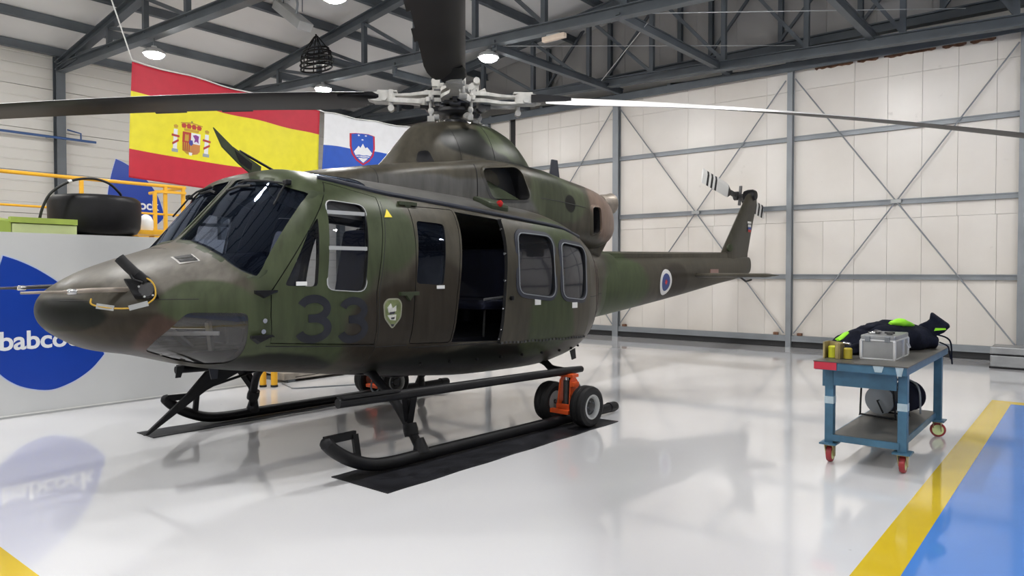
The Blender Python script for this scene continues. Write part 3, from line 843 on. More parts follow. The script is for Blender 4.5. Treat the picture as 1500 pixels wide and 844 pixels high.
seam([(3.36, math.cos(a) * sec(3.36)[3] * 1.0, 1.32 + (sec(3.36)[0] - 1.32) * math.sin(a)) for a in np.linspace(0.15, 2.9, 24)], 0.003)
seam([(x, ys_(x, 0.985 - 0.03 * (2.1 - x) * 0.8, 0.0), 0.985 - 0.03 * (2.1 - x) * 0.8) for x in np.linspace(2.1, 1.78, 6)])
seam([(x, ys_(x, 1.0 + 0.06 * (x - 2.1), 0), 1.0 + 0.06 * (x - 2.1) - 0.004) for x in np.linspace(2.1, 3.0, 14)])
seam([(x, ys_(x, 0.93 + 0.05 * (x - 1.0) * 0.6, 0), 0.93 + 0.05 * (x - 1.0) * 0.6) for x in np.linspace(1.75, -0.9, 30)], 0.005)
seam([(2.095 - 0.16 * max(0, z - 1.43) / 0.8, ys_(2.095 - 0.16 * max(0, z - 1.43) / 0.8, z, 0), z) for z in np.linspace(0.62, 2.2, 24)], 0.003)
seam([(-1.35, ys_(-1.35, z), z) for z in np.linspace(0.66, 2.05, 16)]); seam([(-1.75, ys_(-1.75, z), z) for z in np.linspace(0.8, 1.95, 12)])
seam([(x, ys_(x, 1.32), 1.32) for x in np.linspace(-1.02, -2.2, 12)])
for k in range(9):                                     # small drain fittings along the lower edge
    x = 1.5 - 0.33 * k
    z = 0.78 - 0.03 * (1.5 - x) * 0.6
    MB().lathe([(0.014, 0), (0.014, 0.02), (0.006, 0.025)], (x, ys_(x, z), z), (0, 1, -0.3), 8).build('drain_fitting', M['black'], fus, 40)
# louvre on the nose top
lv = MB()
nose_top = lambda x, y, off=0.0: (x, y, (lambda q: q[2] + (q[0] + off - q[2]) * max(0, 1 - (abs(y) / (q[3] + off)) ** q[4]) ** (1 / q[4]))(sec(x)))
c1 = [(3.43, 0.47), (3.31, 0.56), (3.31, 0.70), (3.43, 0.62)]
patch(dens(c1, 0.03), lambda x, y: nose_top(x, y, 0.004), 3).build('louvre_frame', M['hubgrey'], fus)
patch(dens([(3.42, 0.49), (3.32, 0.565), (3.32, 0.62), (3.42, 0.545)], 0.03), lambda x, y: nose_top(x, y, 0.008), 2).build('louvre_grille', M['black'], fus)
patch(dens([(3.42, 0.555), (3.32, 0.63), (3.32, 0.685), (3.42, 0.61)], 0.03), lambda x, y: nose_top(x, y, 0.008), 2).build('louvre_grille', M['black'], fus)

# ---------------------------------------------------------------- number, crest, triangle
def ribbon(path, width, proj, mb=None, m=3):
    mb = mb or MB(); vs = []; fs = []
    n = len(path)
    for i, (u, v_) in enumerate(path):
        a = path[max(0, i-1)]; b = path[min(n-1, i+1)]
        t = V(b[0]-a[0], b[1]-a[1], 0).normalized(); nx, ny = -t.y, t.x
        for k in range(m + 1):
            q = (k / m - 0.5) * width
            vs.append(proj(u + nx * q, v_ + ny * q))
    for i in range(n - 1):
        for k in range(m):
            fs.append((i*(m+1)+k, i*(m+1)+k+1, (i+1)*(m+1)+k+1, (i+1)*(m+1)+k))
    return mb.add(vs, fs)
def digit3(xl, xr, zb_, zt_):
    W_, H_ = xl - xr, zt_ - zb_; sw = 0.062
    hw = W_/2 - sw/2; pts = []
    Hc = H_ - sw; r1 = Hc * 0.24; r2 = Hc * 0.26
    cy1 = zt_ - sw/2 - r1; cy2 = zb_ + sw/2 + r2
    for a in np.linspace(160, -88, 22):
        pts.append((W_/2 + hw*0.92*math.cos(math.radians(a)), cy1 + r1*math.sin(math.radians(a))))
    low = []
    for a in np.linspace(88, -160, 22):
        low.append((W_/2 + hw*math.cos(math.radians(a)), cy2 + r2*math.sin(math.radians(a))))
    mid = [(W_*0.34, (pts[-1][1] + low[0][1]) / 2), (W_*0.54, (pts[-1][1] + low[0][1]) / 2)]
    pr = lambda u, v_: (xl - u, ys_(xl - u, v_, 0.004), v_)
    mb = ribbon(pts, sw, pr); ribbon(low, sw, pr, mb); ribbon(mid, sw, lambda u, v_: (xl - u, ys_(xl - u, v_, 0.0045), v_), mb)
    mb.build('number_digit', M['digit'], door_p, 60)
digit3(2.82, 2.525, 1.055, 1.43); digit3(2.475, 2.20, 1.035, 1.405)
M['crest_pale'] = mat('crest_pale', (0.26, 0.26, 0.19), 0.5, 0, 0.2, 20)
M['crest_green'] = mat('crest_green', (0.15, 0.18, 0.07), 0.5, 0, 0.4, 14)
M['crest_white'] = mat('crest_white', (0.6, 0.6, 0.55), 0.5, 0, 0.2, 30)
M['crest_dark'] = mat('crest_dark', (0.03, 0.03, 0.04), 0.5)
cr = roundpoly([(2.02, 1.385), (1.90, 1.385), (1.865, 1.34), (1.875, 1.22), (1.965, 1.125), (2.05, 1.22), (2.06, 1.34)], 0.03, 3)
crest = patch(dens(cr, 0.03), side_proj(1, 0.003), 4).build('unit_crest', M['crest_pale'], fus)
patch(dens(grow(cr, -0.014), 0.03), side_proj(1, 0.0045), 4).build('crest_field', M['crest_green'], crest)
patch([(2.02, 1.31), (1.985, 1.345), (1.965, 1.30), (1.93, 1.325), (1.93, 1.28), (1.97, 1.25), (2.01, 1.27)], side_proj(1, 0.006), 3).build('crest_figure', M['crest_white'], crest)
patch([(2.00, 1.27), (1.94, 1.275), (1.95, 1.255), (2.0, 1.25)], side_proj(1, 0.007), 2).build('crest_figure', M['crest_dark'], crest)
patch([(2.02, 1.245), (1.93, 1.25), (1.935, 1.20), (1.99, 1.205)], side_proj(1, 0.006), 3).build('crest_figure', M['crest_white'], crest)
patch([(1.985, 1.225), (1.945, 1.23), (1.95, 1.21), (1.98, 1.21)], side_proj(1, 0.007), 2).build('crest_figure', M['crest_dark'], crest)
patch([(1.985, 1.17), (1.95, 1.17), (1.955, 1.15), (1.975, 1.15)], side_proj(1, 0.006), 2).build('crest_figure', M['crest_dark'], crest)
M['warn'] = mat('warning_yellow', (0.75, 0.6, 0.01), 0.5)
patch(dens([(1.915, 2.135), (1.97, 2.06), (1.885, 2.065)], 0.03), side_proj(1, 0.004), 3).build('warning_triangle', M['warn'], fus)

# ---------------------------------------------------------------- cowlings
def lsec(T):
    cs = list(zip(*T)); fs_ = [pchip(cs[0], c) for c in cs[1:]]
    return lambda x: [g(x) for g in fs_]
LOW = lsec([(-2.75, 2.50, 2.05, 2.25, 0.30, 2.4, 2.4), (-2.55, 2.64, 1.95, 2.25, 0.45, 2.6, 2.6), (-2.2, 2.735, 1.9, 2.25, 0.56, 3, 3), (-1.5, 2.82, 1.95, 2.25, 0.60, 3.4, 3.4),
            (-0.9, 2.87, 1.95, 2.25, 0.66, 4.2, 4), (-0.4, 2.875, 2.0, 2.25, 0.69, 5, 4), (0.2, 2.83, 2.1, 2.3, 0.67, 6, 4), (0.5, 2.78, 2.1, 2.3, 0.63, 6, 4), (1.04, 2.71, 2.15, 2.3, 0.60, 5, 4), (1.7, 2.60, 2.2, 2.32, 0.53, 4, 4), (2.05, 2.535, 2.25, 2.33, 0.40, 3, 3), (2.25, 2.47, 2.3, 2.36, 0.18, 2.5, 2.5)])
DOG = lsec([(-1.2, 2.88, 2.5, 2.6, 0.16, 2.2, 2.5), (-1.05, 2.99, 2.4, 2.6, 0.28, 2.2, 2.5), (-0.86, 3.13, 2.4, 2.6, 0.37, 2.2, 2.5), (-0.64, 3.27, 2.4, 2.6, 0.43, 2.1, 2.5), (-0.3, 3.345, 2.4, 2.6, 0.48, 2.0, 2.5),
            (0.0, 3.33, 2.4, 2.6, 0.50, 2.0, 2.5), (0.31, 3.27, 2.4, 2.6, 0.47, 2.0, 2.5), (0.62, 3.20, 2.4, 2.6, 0.38, 1.9, 2.5), (0.74, 3.08, 2.4, 2.6, 0.34, 1.9, 2.5), (0.98, 2.80, 2.4, 2.6, 0.28, 1.9, 2.5), (1.14, 2.64, 2.45, 2.6, 0.2, 2.0, 2.2)])
def ysec(fn, x, z):
    zt, zb, zm, w_, nu, nl = fn(x)
    h_, n = (zt - zm, nu) if z > zm else (zm - zb, nl)
    return w_ * max(0, 1 - (abs(z - zm) / h_) ** n) ** (1 / n)
low_mb = MB().loft([ring(x, 0, 64, LOW) for x in np.linspace(-2.75, 2.25, 70)])
P_INT = roundpoly([(0.28, 2.70), (-0.34, 2.785), (-0.50, 2.42), (0.12, 2.375)], 0.10, 4)
M['exhaust'] = mat('heat_stained_steel', (0.30, 0.26, 0.22), 0.5, 0.6, 0.25, 6)
P_SLOT = roundpoly([(-1.83, 2.44), (-2.03, 2.45), (-2.06, 2.12), (-1.85, 2.09)], 0.06, 4)
cow_ops = []
for s in (1, -1):
    cow_ops += [(side_prism(P_INT, s, 0.49, 1.0, 2), 'DIFFERENCE'), (side_prism(P_SLOT, s, 0.2, 1.0, 2), 'DIFFERENCE')]
cow = mesh_part('engine_cowling', bool_mesh(low_mb.mesh('c', BODY), cow_ops, 'engine_cowling'), HEL, 40)
for s in (1, -1):
    pj = lambda x, z, e=0.0: (x, s * (ysec(LOW, x, z) + 0.012 + e), z)
    band(P_INT, grow(P_INT, 0.03), pj, lambda x, z, e=0.0: (x, s * (ysec(LOW, x, z) + 0.002 + e), z), depth=0.03).build('intake_lip', M['camo'], cow, 60)
    band(P_SLOT, grow(P_SLOT, 0.035), lambda x, z, e=0.0: (x, s * (ysec(LOW, x, z) + 0.03 + e), z), lambda x, z, e=0.0: (x, s * (ysec(LOW, x, z) + 0.0 + e), z), depth=0.04).build('scoop_lip', M['camo'], cow, 60)
    MB().prism([(0.26, s * 0.50, 2.66), (0.12, s * 0.60, 2.40), (-0.40, s * 0.60, 2.42), (0.0, s * 0.50, 2.60)], (0, s * 0.01, 0)).build('intake_ramp', M['green_part'], cow)
    MB().lathe([(0.12, 0), (0.135, 0.02), (0.135, 0.16), (0.148, 0.22), (0.135, 0.22), (0.11, 0.1), (0.01, 0.08)], (-2.58, s * 0.2, 2.55), (-1, s * 0.12, 0.1), 24).build('exhaust_pipe', M['exhaust'], cow, 40)
MB().prism([(-2.0, -0.3, 2.1), (-2.68, -0.3, 2.35), (-2.75, -0.3, 2.15), (-2.45, -0.3, 1.80), (-2.0, -0.3, 1.9)], (0, 0.6, 0)).build('cowling_pylon', M['camo'], cow, bevel=0.04)
seam([(0.33, ysec(LOW, 0.33, z) + 0.001, z) for z in np.linspace(2.36, 2.74, 8)], 0.006)
seam([(1.55, ysec(LOW, 1.55, z) + 0.001, z) for z in np.linspace(2.42, 2.6, 6)], 0.004)
seam([(x, ysec(LOW, x, 2.46 - 0.03*(x+0.6)**2) + 0.001, 2.46 - 0.03*(x+0.6)**2) for x in np.linspace(-0.7, -1.7, 10)], 0.004)
dog = MB().loft([ring(x, 0, 56, DOG) for x in np.linspace(-1.2, 1.14, 46)]).build('pylon_fairing', M['camo'], HEL, 50)
for s in (1, -1):
    pj = lambda x, z: (x, s * (ysec(DOG, x, z) + 0.003), z)
    patch(dens(roundpoly([(0.80, 2.86), (0.70, 2.88), (0.66, 2.74), (0.86, 2.74)], 0.03, 2), 0.05), pj, 3).build('fairing_screen', M['black'], dog)
    MB().tube([(x, s * (ysec(DOG, x, 3.0) + 0.002), 3.0) for x in np.linspace(-0.2, -0.21, 2)], 0.004, 5)
seam([(-0.15, ysec(DOG, -0.15, z) + 0.001, z) for z in np.linspace(2.85, 3.3, 10)], 0.003)
seam([(0.35, ysec(DOG, 0.35, z) + 0.001, z) for z in np.linspace(2.8, 3.22, 10)], 0.002)
MB().prism([(-1.68, -0.012, 2.80), (-1.74, -0.012, 3.10), (-1.86, -0.012, 3.10), (-1.92, -0.012, 2.80)], (0, 0.024, 0)).build('blade_antenna', M['frame_grey'], HEL, bevel=0.006)
be = MB().prism([(0.55, 0.78, 2.30), (0.12, 0.80, 2.27), (0.2, 0.98, 2.20), (0.48, 0.97, 2.22)], (0, 0.01, 0.09)).build('beacon_fairing', M['green_part'], HEL, bevel=0.03)
MB().lathe([(0.035, 0), (0.035, 0.03), (0.022, 0.055), (0.002, 0.06)], (0.33, 0.95, 2.29), (0, 0.8, 0.5), 14).build('beacon_lens', M['red_lens'], be, 50)

# ---------------------------------------------------------------- tail
BOOM = lsec([(-8.0, 1.90, 1.58, 1.74, 0.06, 2.2, 2.2), (-7.7, 1.91, 1.52, 1.72, 0.09, 2.2, 2.2), (-7.2, 1.91, 1.45, 1.69, 0.11, 2.2, 2.2), (-6.8, 1.90, 1.41, 1.67, 0.13, 2.2, 2.2), (-5.0, 1.865, 1.20, 1.58, 0.23, 2.3, 2.3), (-2.7, 1.81, 0.965, 1.45, 0.36, 2.4, 2.4), (-2.3, 1.80, 0.93, 1.43, 0.38, 2.4, 2.4)])
boom = MB().loft([ring(x, 0, 40, BOOM) for x in np.linspace(-8.0, -2.3, 40)]).build('tail_boom', M['camo'], HEL, 40)
MB().loft([[(x, -w_, z - 0.14), (x, -w_, z - 0.03), (x, -w_ * 0.6, z), (x, w_ * 0.6, z), (x, w_, z - 0.03), (x, w_, z - 0.14)] for x, z, w_ in [(x, 1.895 + (-2.4 - x) * 0.017, 0.13 - 0.012 * (-2.4 - x)) for x in np.linspace(-2.4, -6.9, 10)]]).build('driveshaft_cover', M['camo'], boom, 40)
M['rd_white'] = mat('roundel_white', (0.68, 0.68, 0.68), 0.4); M['rd_blue'] = mat('roundel_blue', (0.02, 0.045, 0.2), 0.4); M['rd_red'] = mat('roundel_red', (0.42, 0.02, 0.03), 0.4)
def bpj(off, s=1): return lambda x, z: (x, s * (ysec(BOOM, x, z) + off), z)
cir = lambda r, n=32: [(-4.30 + r * math.cos(2*math.pi*k/n), 1.445 + r * math.sin(2*math.pi*k/n)) for k in range(n)]
rd = patch(cir(0.205), bpj(0.003), 4).build('roundel', M['rd_white'], boom)
patch(cir(0.14), bpj(0.005), 4).build('roundel_disc', M['rd_blue'], rd)
patch([(-4.30 + (0.055 if k % 2 else 0.028) * math.cos(math.pi*k/6 + .3), 1.445 + (0.055 if k % 2 else 0.028) * math.sin(math.pi*k/6 + .3)) for k in range(12)], bpj(0.007), 2).build('roundel_star', M['rd_red'], rd)
MB().box((-6.15, ysec(BOOM, -6.15, 1.62) + 0.01, 1.62), (0.3, 0.03, 0.07)).build('access_cover', mat('dull_pink_cover', (0.28, 0.17, 0.15), 0.5), boom)
fin_r = []
for z, le, te, th in ((1.50, -6.95, -7.70, 0.06), (1.62, -6.80, -7.86, 0.075), (1.80, -6.72, -7.94, 0.08), (1.96, -6.80, -7.95, 0.075), (2.5, -7.32, -8.16, 0.065), (3.0, -7.80, -8.38, 0.055), (3.10, -7.90, -8.38, 0.05), (3.16, -8.0, -8.30, 0.03)):
    c = le - te
    fin_r.append([(le - c * t, y * th, z) for t, y in ((0, 0), (0.04, 0.5), (0.15, 0.9), (0.35, 1), (0.7, 0.6), (1, 0.12), (1, -0.12), (0.7, -0.6), (0.35, -1), (0.15, -0.9), (0.04, -0.5))])
fin = MB().loft(fin_r).build('tail_fin', M['camo'], HEL, 45)
MB().lathe([(0.02, -0.14), (0.1, -0.12), (0.12, -0.05), (0.12, 0.05), (0.09, 0.11), (0.02, 0.12)], (-8.14, -0.02, 3.13), (0, 1, 0), 18).build('tail_gearbox', M['black'], fin, 40)
MB().tube([(-8.2, 0.0, 3.14), (-8.28, -0.36, 3.16)], 0.04, 12).build('tail_rotor_shaft', M['hubdark'], fin)
fx = lambda x, z: (x, 0.066, z)
for k, (c, nm) in enumerate((((0.62, 0.62, 0.62), 'white'), ((0.02, 0.05, 0.25), 'blue'), ((0.42, 0.03, 0.03), 'red'))):
    MB().bb(-7.86, -7.99, 0.056, 0.059, 2.49 - 0.05 * k, 2.54 - 0.05 * k).build('painted_flag_band', mat('fin_flag_' + nm, c, 0.5), fin)
for k in range(5):
    MB().bb(-7.84 - 0.034 * k, -7.862 - 0.034 * k, 0.056, 0.059, 2.56, 2.60).build('painted_letter', M['white_paint'], fin)
MB().lathe([(0.01, -0.03), (0.07, -0.02), (0.07, 0.02), (0.01, 0.03)], (-6.95, 0.10, 2.06), (0.3, 1, 0), 14).build('gearbox_fairing', M['green_part'], fin, 40)
el = MB()
for s in (1, -1):
    el = MB(); rr = []
    for y, le, te, th in ((0.08, -5.36, -6.0, 0.045), (0.8, -5.40, -5.98, 0.04), (1.36, -5.44, -5.97, 0.035), (1.42, -5.5, -5.95, 0.015)):
        c = le - te
        rr.append([(le - c * t, s * y, 1.55 + q * th) for t, q in ((0, 0), (0.05, 0.5), (0.2, 0.9), (0.5, 0.8), (1, 0.1), (1, -0.1), (0.5, -0.8), (0.2, -0.9), (0.05, -0.5))])
    el.loft(rr).build('elevator', M['camo'], HEL, 45)
MB().tube([(-7.5, 0, 1.55), (-7.9, 0, 1.42), (-8.15, 0, 1.45)], 0.02, 8).build('tail_skid', M['black'], HEL, 40)
# tail rotor, starboard side
TRC = V(-8.28, -0.38, 3.16); ta = math.atan2(0.28, 1.55)
tr_hub = MB().lathe([(0.05, -0.06), (0.09, -0.04), (0.09, 0.04), (0.04, 0.07)], TRC, (0, 1, 0), 16)
tr_hub.bar(TRC + V(0.3*math.cos(ta), 0, 0.3*math.sin(ta)), TRC - V(0.3*math.cos(ta), 0, 0.3*math.sin(ta)), 0.05, 0.09, (0, 0, 1))
tr_hub.bar(TRC + V(-0.2*math.sin(ta), 0.08, 0.2*math.cos(ta)), TRC - V(-0.2*math.sin(ta), -0.08, 0.2*math.cos(ta)), 0.04, 0.05, (0, 1, 0))
tr_hub.build('tail_rotor_hub', M['hubdark'], HEL, 40)
for sg in (1, -1):
    d = V(sg * math.cos(ta), 0, sg * math.sin(ta)); u = V(-math.sin(ta), 0, math.cos(ta)); yv = V(0, 1, 0)
    stops = [(0.28, 0.12, 3), (0.40, 0.26, 0), (0.55, 0.28, 0), (0.92, 0.28, 1), (1.0, 0.28, 0), (1.09, 0.28, 1), (1.17, 0.28, 0), (1.26, 0.28, 1), (1.34, 0.28, 0), (1.52, 0.28, 0)]
    mb = MB()
    for (a, ca, ma), (b, cb, _) in zip(stops, stops[1:]):
        ra = [TRC + d*a + u*(ca*q) + yv*t for q, t in ((0.5, 0), (0.25, 0.014), (-0.5, 0.003), (-0.5, -0.003), (0.25, -0.014))]
        rb = [TRC + d*b + u*(cb*q) + yv*t for q, t in ((0.5, 0), (0.25, 0.014), (-0.5, 0.003), (-0.5, -0.003), (0.25, -0.014))]
        mb.loft([ra, rb], True, ma)
    mb.build('tail_rotor_blade', [M['white_paint'], M['black'], M['hubgrey'], M['hubdark']], HEL)

# ---------------------------------------------------------------- main rotor
HZ = 3.58
mast = MB().lathe([(0.15, 3.25), (0.13, 3.33), (0.07, 3.35), (0.065, 3.70), (0.10, 3.71), (0.10, 3.74), (0.03, 3.75)], (0.02, 0, 0), (0, 0, 1), 20).build('rotor_mast', M['hubdark'], HEL, 40)
MB().lathe([(0.12, 3.38), (0.22, 3.39), (0.25, 3.41), (0.25, 3.44), (0.2, 3.46), (0.12, 3.46)], (0.02, 0, 0), (0, 0, 1), 24).build('swashplate', M['hubdark'], mast, 40)
MB().lathe([(0.09, 3.50), (0.17, 3.51), (0.19, 3.54), (0.19, 3.63), (0.14, 3.66), (0.09, 3.67)], (0.02, 0, 0), (0, 0, 1), 16).build('hub_core', M['hubdark'], mast, 40)
DROOP = 0.36
def blade_z(r): return -DROOP * max(0, (r - 1) / 6) ** 1.7
def blade_mesh(tw):
    mb = MB()
    up = [(0.12, 0.0), (0.10, 0.014), (0.05, 0.024), (-0.04, 0.024), (-0.16, 0.012), (-0.28, 0.002)]
    lo = [(-0.28, -0.002), (-0.16, -0.010), (-0.04, -0.018), (0.05, -0.018), (0.10, -0.011)]
    rs = [1.02, 1.15, 1.35, 1.6] + list(np.linspace(2.0, 6.9, 22)) + [7.0]
    rings = []
    for r in rs:
        th = math.radians(tw(r))
        cs = 0.55 if r < 1.1 else (0.8 if r < 1.3 else 1.0)
        rr = []
        for y, z in up + lo:
            if r < 1.5 and y < -0.1: y = -0.1 + (y + 0.1) * cs * 0.9
            if r > 6.95: y, z = y * 0.9, z * 0.7
            rr.append((r, y * math.cos(th) - z * math.sin(th), y * math.sin(th) + z * math.cos(th) + blade_z(r)))
        rings.append(rr)
    n = len(up) + len(lo)
    mb.loft(rings)
    # upper faces carry the painted lamp glare
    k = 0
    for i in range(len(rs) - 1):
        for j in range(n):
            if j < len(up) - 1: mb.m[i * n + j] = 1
    return mb
def r_pos(r, y, z, th): return (r, y * math.cos(th) - z * math.sin(th), y * math.sin(th) + z * math.cos(th) + blade_z(r))
proto = {}
TWN = lambda r: 17 - 11 * (r - 1) / 6
TWR = lambda r: float(np.interp(r, [1, 2.5, 4, 7], [25, 18.5, 12.8, 7]))     # this blade rests at a coarser pitch
for k, tw in (('rotor_blade', TWN), ('rotor_blade_coarse', TWR)):
    proto[k] = (blade_mesh(tw).mesh('rotor_blade', [M['blade_dark'], M['blade_glare']]), 30)
for r in (2.35, 3.1, 5.6):
    th = math.radians(TWN(r))
    tb = MB().prism([r_pos(r, -0.27, 0.0, th), r_pos(r + 0.35, -0.27, 0, th), r_pos(r + 0.35, -0.31, -0.002, th), r_pos(r, -0.31, -0.002, th)], (0, 0, 0.006))
    proto['trim_tab%g' % r] = (tb.mesh('trim_tab', M['blade_dark']), None)
ya = MB()
for z in (0.03, -0.045):
    ya.loft([[(r, -w_, z - t), (r, w_, z - t), (r, w_, z + t), (r, -w_, z + t)] for r, w_, t in ((0.14, 0.14, 0.022), (0.28, 0.16, 0.022), (0.36, 0.14, 0.02), (0.52, 0.06, 0.016), (0.64, 0.045, 0.013), (0.8, 0.07, 0.016), (0.92, 0.07, 0.016))])
proto['yoke_arm'] = (ya.mesh('yoke_arm', M['hubgrey']), None)
gp = MB()
gp.loft([[(r, -w_, -h_), (r, w_, -h_), (r, w_, h_), (r, -w_, h_)] for r, w_, h_ in ((0.68, 0.05, 0.045), (0.74, 0.085, 0.06), (0.86, 0.09, 0.055), (0.98, 0.08, 0.04))])
gp.tube([(0.72, 0.09, -0.11), (0.72, 0.09, 0.07)], 0.028, 10); gp.tube([(0.80, -0.11, -0.02), (0.80, 0.11, -0.02)], 0.035, 12)
gp.tube([(0.72, 0.13, -0.14), (0.72, 0.05, -0.14)], 0.035, 12); gp.box((0.77, 0.0, 0.066), (0.22, 0.12, 0.02))
proto['blade_grip'] = (gp.mesh('blade_grip', M['hubgrey']), 40)
cu = MB().loft([[(r, -w_, blade_z(r) - h_), (r, w_ * 0.8, blade_z(r) - h_ * .6), (r, w_, blade_z(r)), (r, w_ * 0.7, blade_z(r) + h_), (r, -w_, blade_z(r) + h_ * .8)] for r, w_, h_ in ((0.86, 0.1, 0.05), (0.98, 0.13, 0.048), (1.2, 0.12, 0.032), (1.32, 0.09, 0.026))])
proto['blade_cuff'] = (cu.mesh('blade_cuff', M['black']), 40)
dm = MB()
dm.tube([(0.18, -0.17, 0.10), (0.18, 0.07, 0.10)], 0.036, 12); dm.tube([(0.24, -0.13, 0.185), (0.24, 0.05, 0.185)], 0.036, 12); dm.box((0.22, 0.05, 0.16), (0.09, 0.05, 0.07)); dm.box((0.2, -0.13, 0.05), (0.06, 0.05, 0.12))
dm.bar((0.24, -0.03, 0.05), (0.24, -0.03, 0.18), 0.05, 0.05); dm.box((0.3, 0.0, 0.05), (0.1, 0.16, 0.05)); dm.tube([(0.15, -0.05, 0.0), (0.34, -0.05, 0.1)], 0.02, 8)
proto['damper'] = (dm.mesh('damper', M['hubgrey']), 40)
hn = MB().bar((0.34, 0.10, -0.06), (0.74, 0.12, -0.05), 0.05, 0.05).bar((0.32, 0.16, -0.08), (0.40, 0.04, -0.05), 0.05, 0.06).lathe([(0.03, 0), (0.03, 0.05)], (0.3, 0.19, -0.08), (0, 0, 1), 10)
proto['pitch_horn'] = (hn.mesh('pitch_horn', M['hubgrey']), 40)
pl = MB().tube([(0.27, 0.17, -0.30), (0.28, 0.18, -0.05)], 0.016, 8).lathe([(0.01, -0.03), (0.035, -0.02), (0.035, 0.02), (0.01, 0.03)], (0.27, 0.17, -0.18), (0, 1, 0), 12).box((0.27, 0.17, -0.27), (0.08, 0.06, 0.06)).lathe([(0.01, -0.045), (0.04, -0.03), (0.04, 0.03), (0.01, 0.045)], (0.22, 0.13, -0.24), (1, 0.3, 0), 12).lathe([(0.03, 0), (0.03, 0.06)], (0.27, 0.17, -0.06), (0, 0, 1), 10)
proto['pitch_link'] = (pl.mesh('pitch_link', M['hubgrey']), 40)
sb = MB().bar((0.08, 0.05, -0.14), (0.27, 0.17, -0.16), 0.05, 0.05).lathe([(0.05, -0.04), (0.05, 0.04)], (0.14, 0.1, -0.12), (1, 0, 0), 10)
proto['scissor_link'] = (sb.mesh('scissor_link', M['hubdark']), 40)
hl = MB().box((0.16, 0, 0.02), (0.16, 0.22, 0.13)).box((0.10, 0.13, 0.0), (0.12, 0.08, 0.18)).tube([(0.20, -0.12, -0.07), (0.20, 0.12, -0.07)], 0.04, 10).tube([(0.3, -0.06, -0.11), (0.3, 0.06, -0.11)], 0.045, 12)
hl.box((0.36, 0.0, -0.09), (0.08, 0.05, 0.06)).tube([(0.12, 0.1, 0.09), (0.12, 0.1, 0.15)], 0.03, 8)
proto['hub_lug'] = (hl.mesh('hub_lug', M['hubdark']), 40)
for me, sm in proto.values():
    if sm: me.shade_smooth(); me.set_sharp_from_angle(angle=math.radians(sm))
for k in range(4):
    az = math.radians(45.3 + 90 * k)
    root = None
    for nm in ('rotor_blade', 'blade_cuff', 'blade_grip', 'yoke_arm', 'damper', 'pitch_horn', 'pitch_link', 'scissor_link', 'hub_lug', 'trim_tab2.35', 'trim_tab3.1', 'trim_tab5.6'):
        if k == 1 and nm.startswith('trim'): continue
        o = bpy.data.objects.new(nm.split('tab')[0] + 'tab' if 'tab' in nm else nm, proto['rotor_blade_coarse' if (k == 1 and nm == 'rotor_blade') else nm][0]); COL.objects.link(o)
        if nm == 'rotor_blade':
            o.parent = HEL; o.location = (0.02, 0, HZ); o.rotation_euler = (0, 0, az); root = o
        else:
            o.parent = root
for a in range(8):
    an = math.radians(22 + 45 * a)
    MB().lathe([(0.02, -0.03), (0.028, 0.0), (0.02, 0.03)], (0.02 + 0.13*math.cos(an), 0.13*math.sin(an), 3.70), (0, 0, 1), 8).build('hub_bolt', M['hubgrey'], mast, 40)

# ---------------------------------------------------------------- landing gear
def arc_pts(pts, n=6):
    P_ = [V(p) for p in pts]; out = []
    P_ = [P_[0]] + P_ + [P_[-1]]
    for i in range(1, len(P_) - 2):
        for k in range(n):
            t = k / n
            out.append(0.5 * ((2*P_[i]) + (P_[i+1]-P_[i-1])*t + (2*P_[i-1]-5*P_[i]+4*P_[i+1]-P_[i+2])*t*t + (3*P_[i]-P_[i-1]-3*P_[i+1]+P_[i+2])*t**3))
    out.append(P_[-2]); return out
for s in (1, -1):
    y = 1.40 * s
    sk = MB().tube(arc_pts([(2.70, y, 0.325), (2.63, y, 0.255), (2.48, y, 0.16), (2.30, y, 0.09), (2.10, y, 0.065), (1.7, y, 0.064), (0.5, y, 0.064), (-1.04, y, 0.064)], 5), 0.052, 16)
    sko = sk.build('skid_tube', M['black'], HEL, 45)
    MB().lathe([(0.02, 0), (0.05, 0.02), (0.058, 0.06), (0.058, 0.16)], (-1.18, y, 0.068), (1, 0, 0.0), 14).build('skid_end_cap', M['black'], sko, 40)
    MB().lathe([(0.052, 0), (0.045, 0.03), (0.02, 0.05)], (2.695, y, 0.32), (0.72, 0, 0.69), 14).build('skid_toe', M['black'], sko, 40)
    MB().bar((2.70, y - 0.03 * s, 0.34), (2.40, y - 0.06 * s, 0.335), 0.03, 0.06).bar((2.41, y - 0.05 * s, 0.34), (2.41, y, 0.11), 0.05, 0.03).build('toe_bracket', M['black'], sko)
    st = MB().tube([(2.60, y, 0.61), (1.95, y, 0.60), (-0.20, y, 0.565), (-0.50, y, 0.56)], [0.038, 0.042, 0.042, 0.034], 12)
    sto = st.build('boarding_step', M['black'], HEL, 45)
    MB().box((2.30, y, 0.645), (0.55, 0.09, 0.012), Matrix.Rotation(-0.015, 3, 'Y')).build('step_tread', M['rubber'], sto)
    MB().bar((1.86, y, 0.58), (1.82, 1.30 * s, 0.34), 0.05, 0.07).bar((1.95, y, 0.58), (1.84, 1.30 * s, 0.36), 0.04, 0.05).build('step_bracket', M['black'], sto)
    MB().bar((-0.35, y, 0.56), (-0.55, 1.1 * s, 0.48), 0.05, 0.06).build('step_bracket', M['black'], sto)
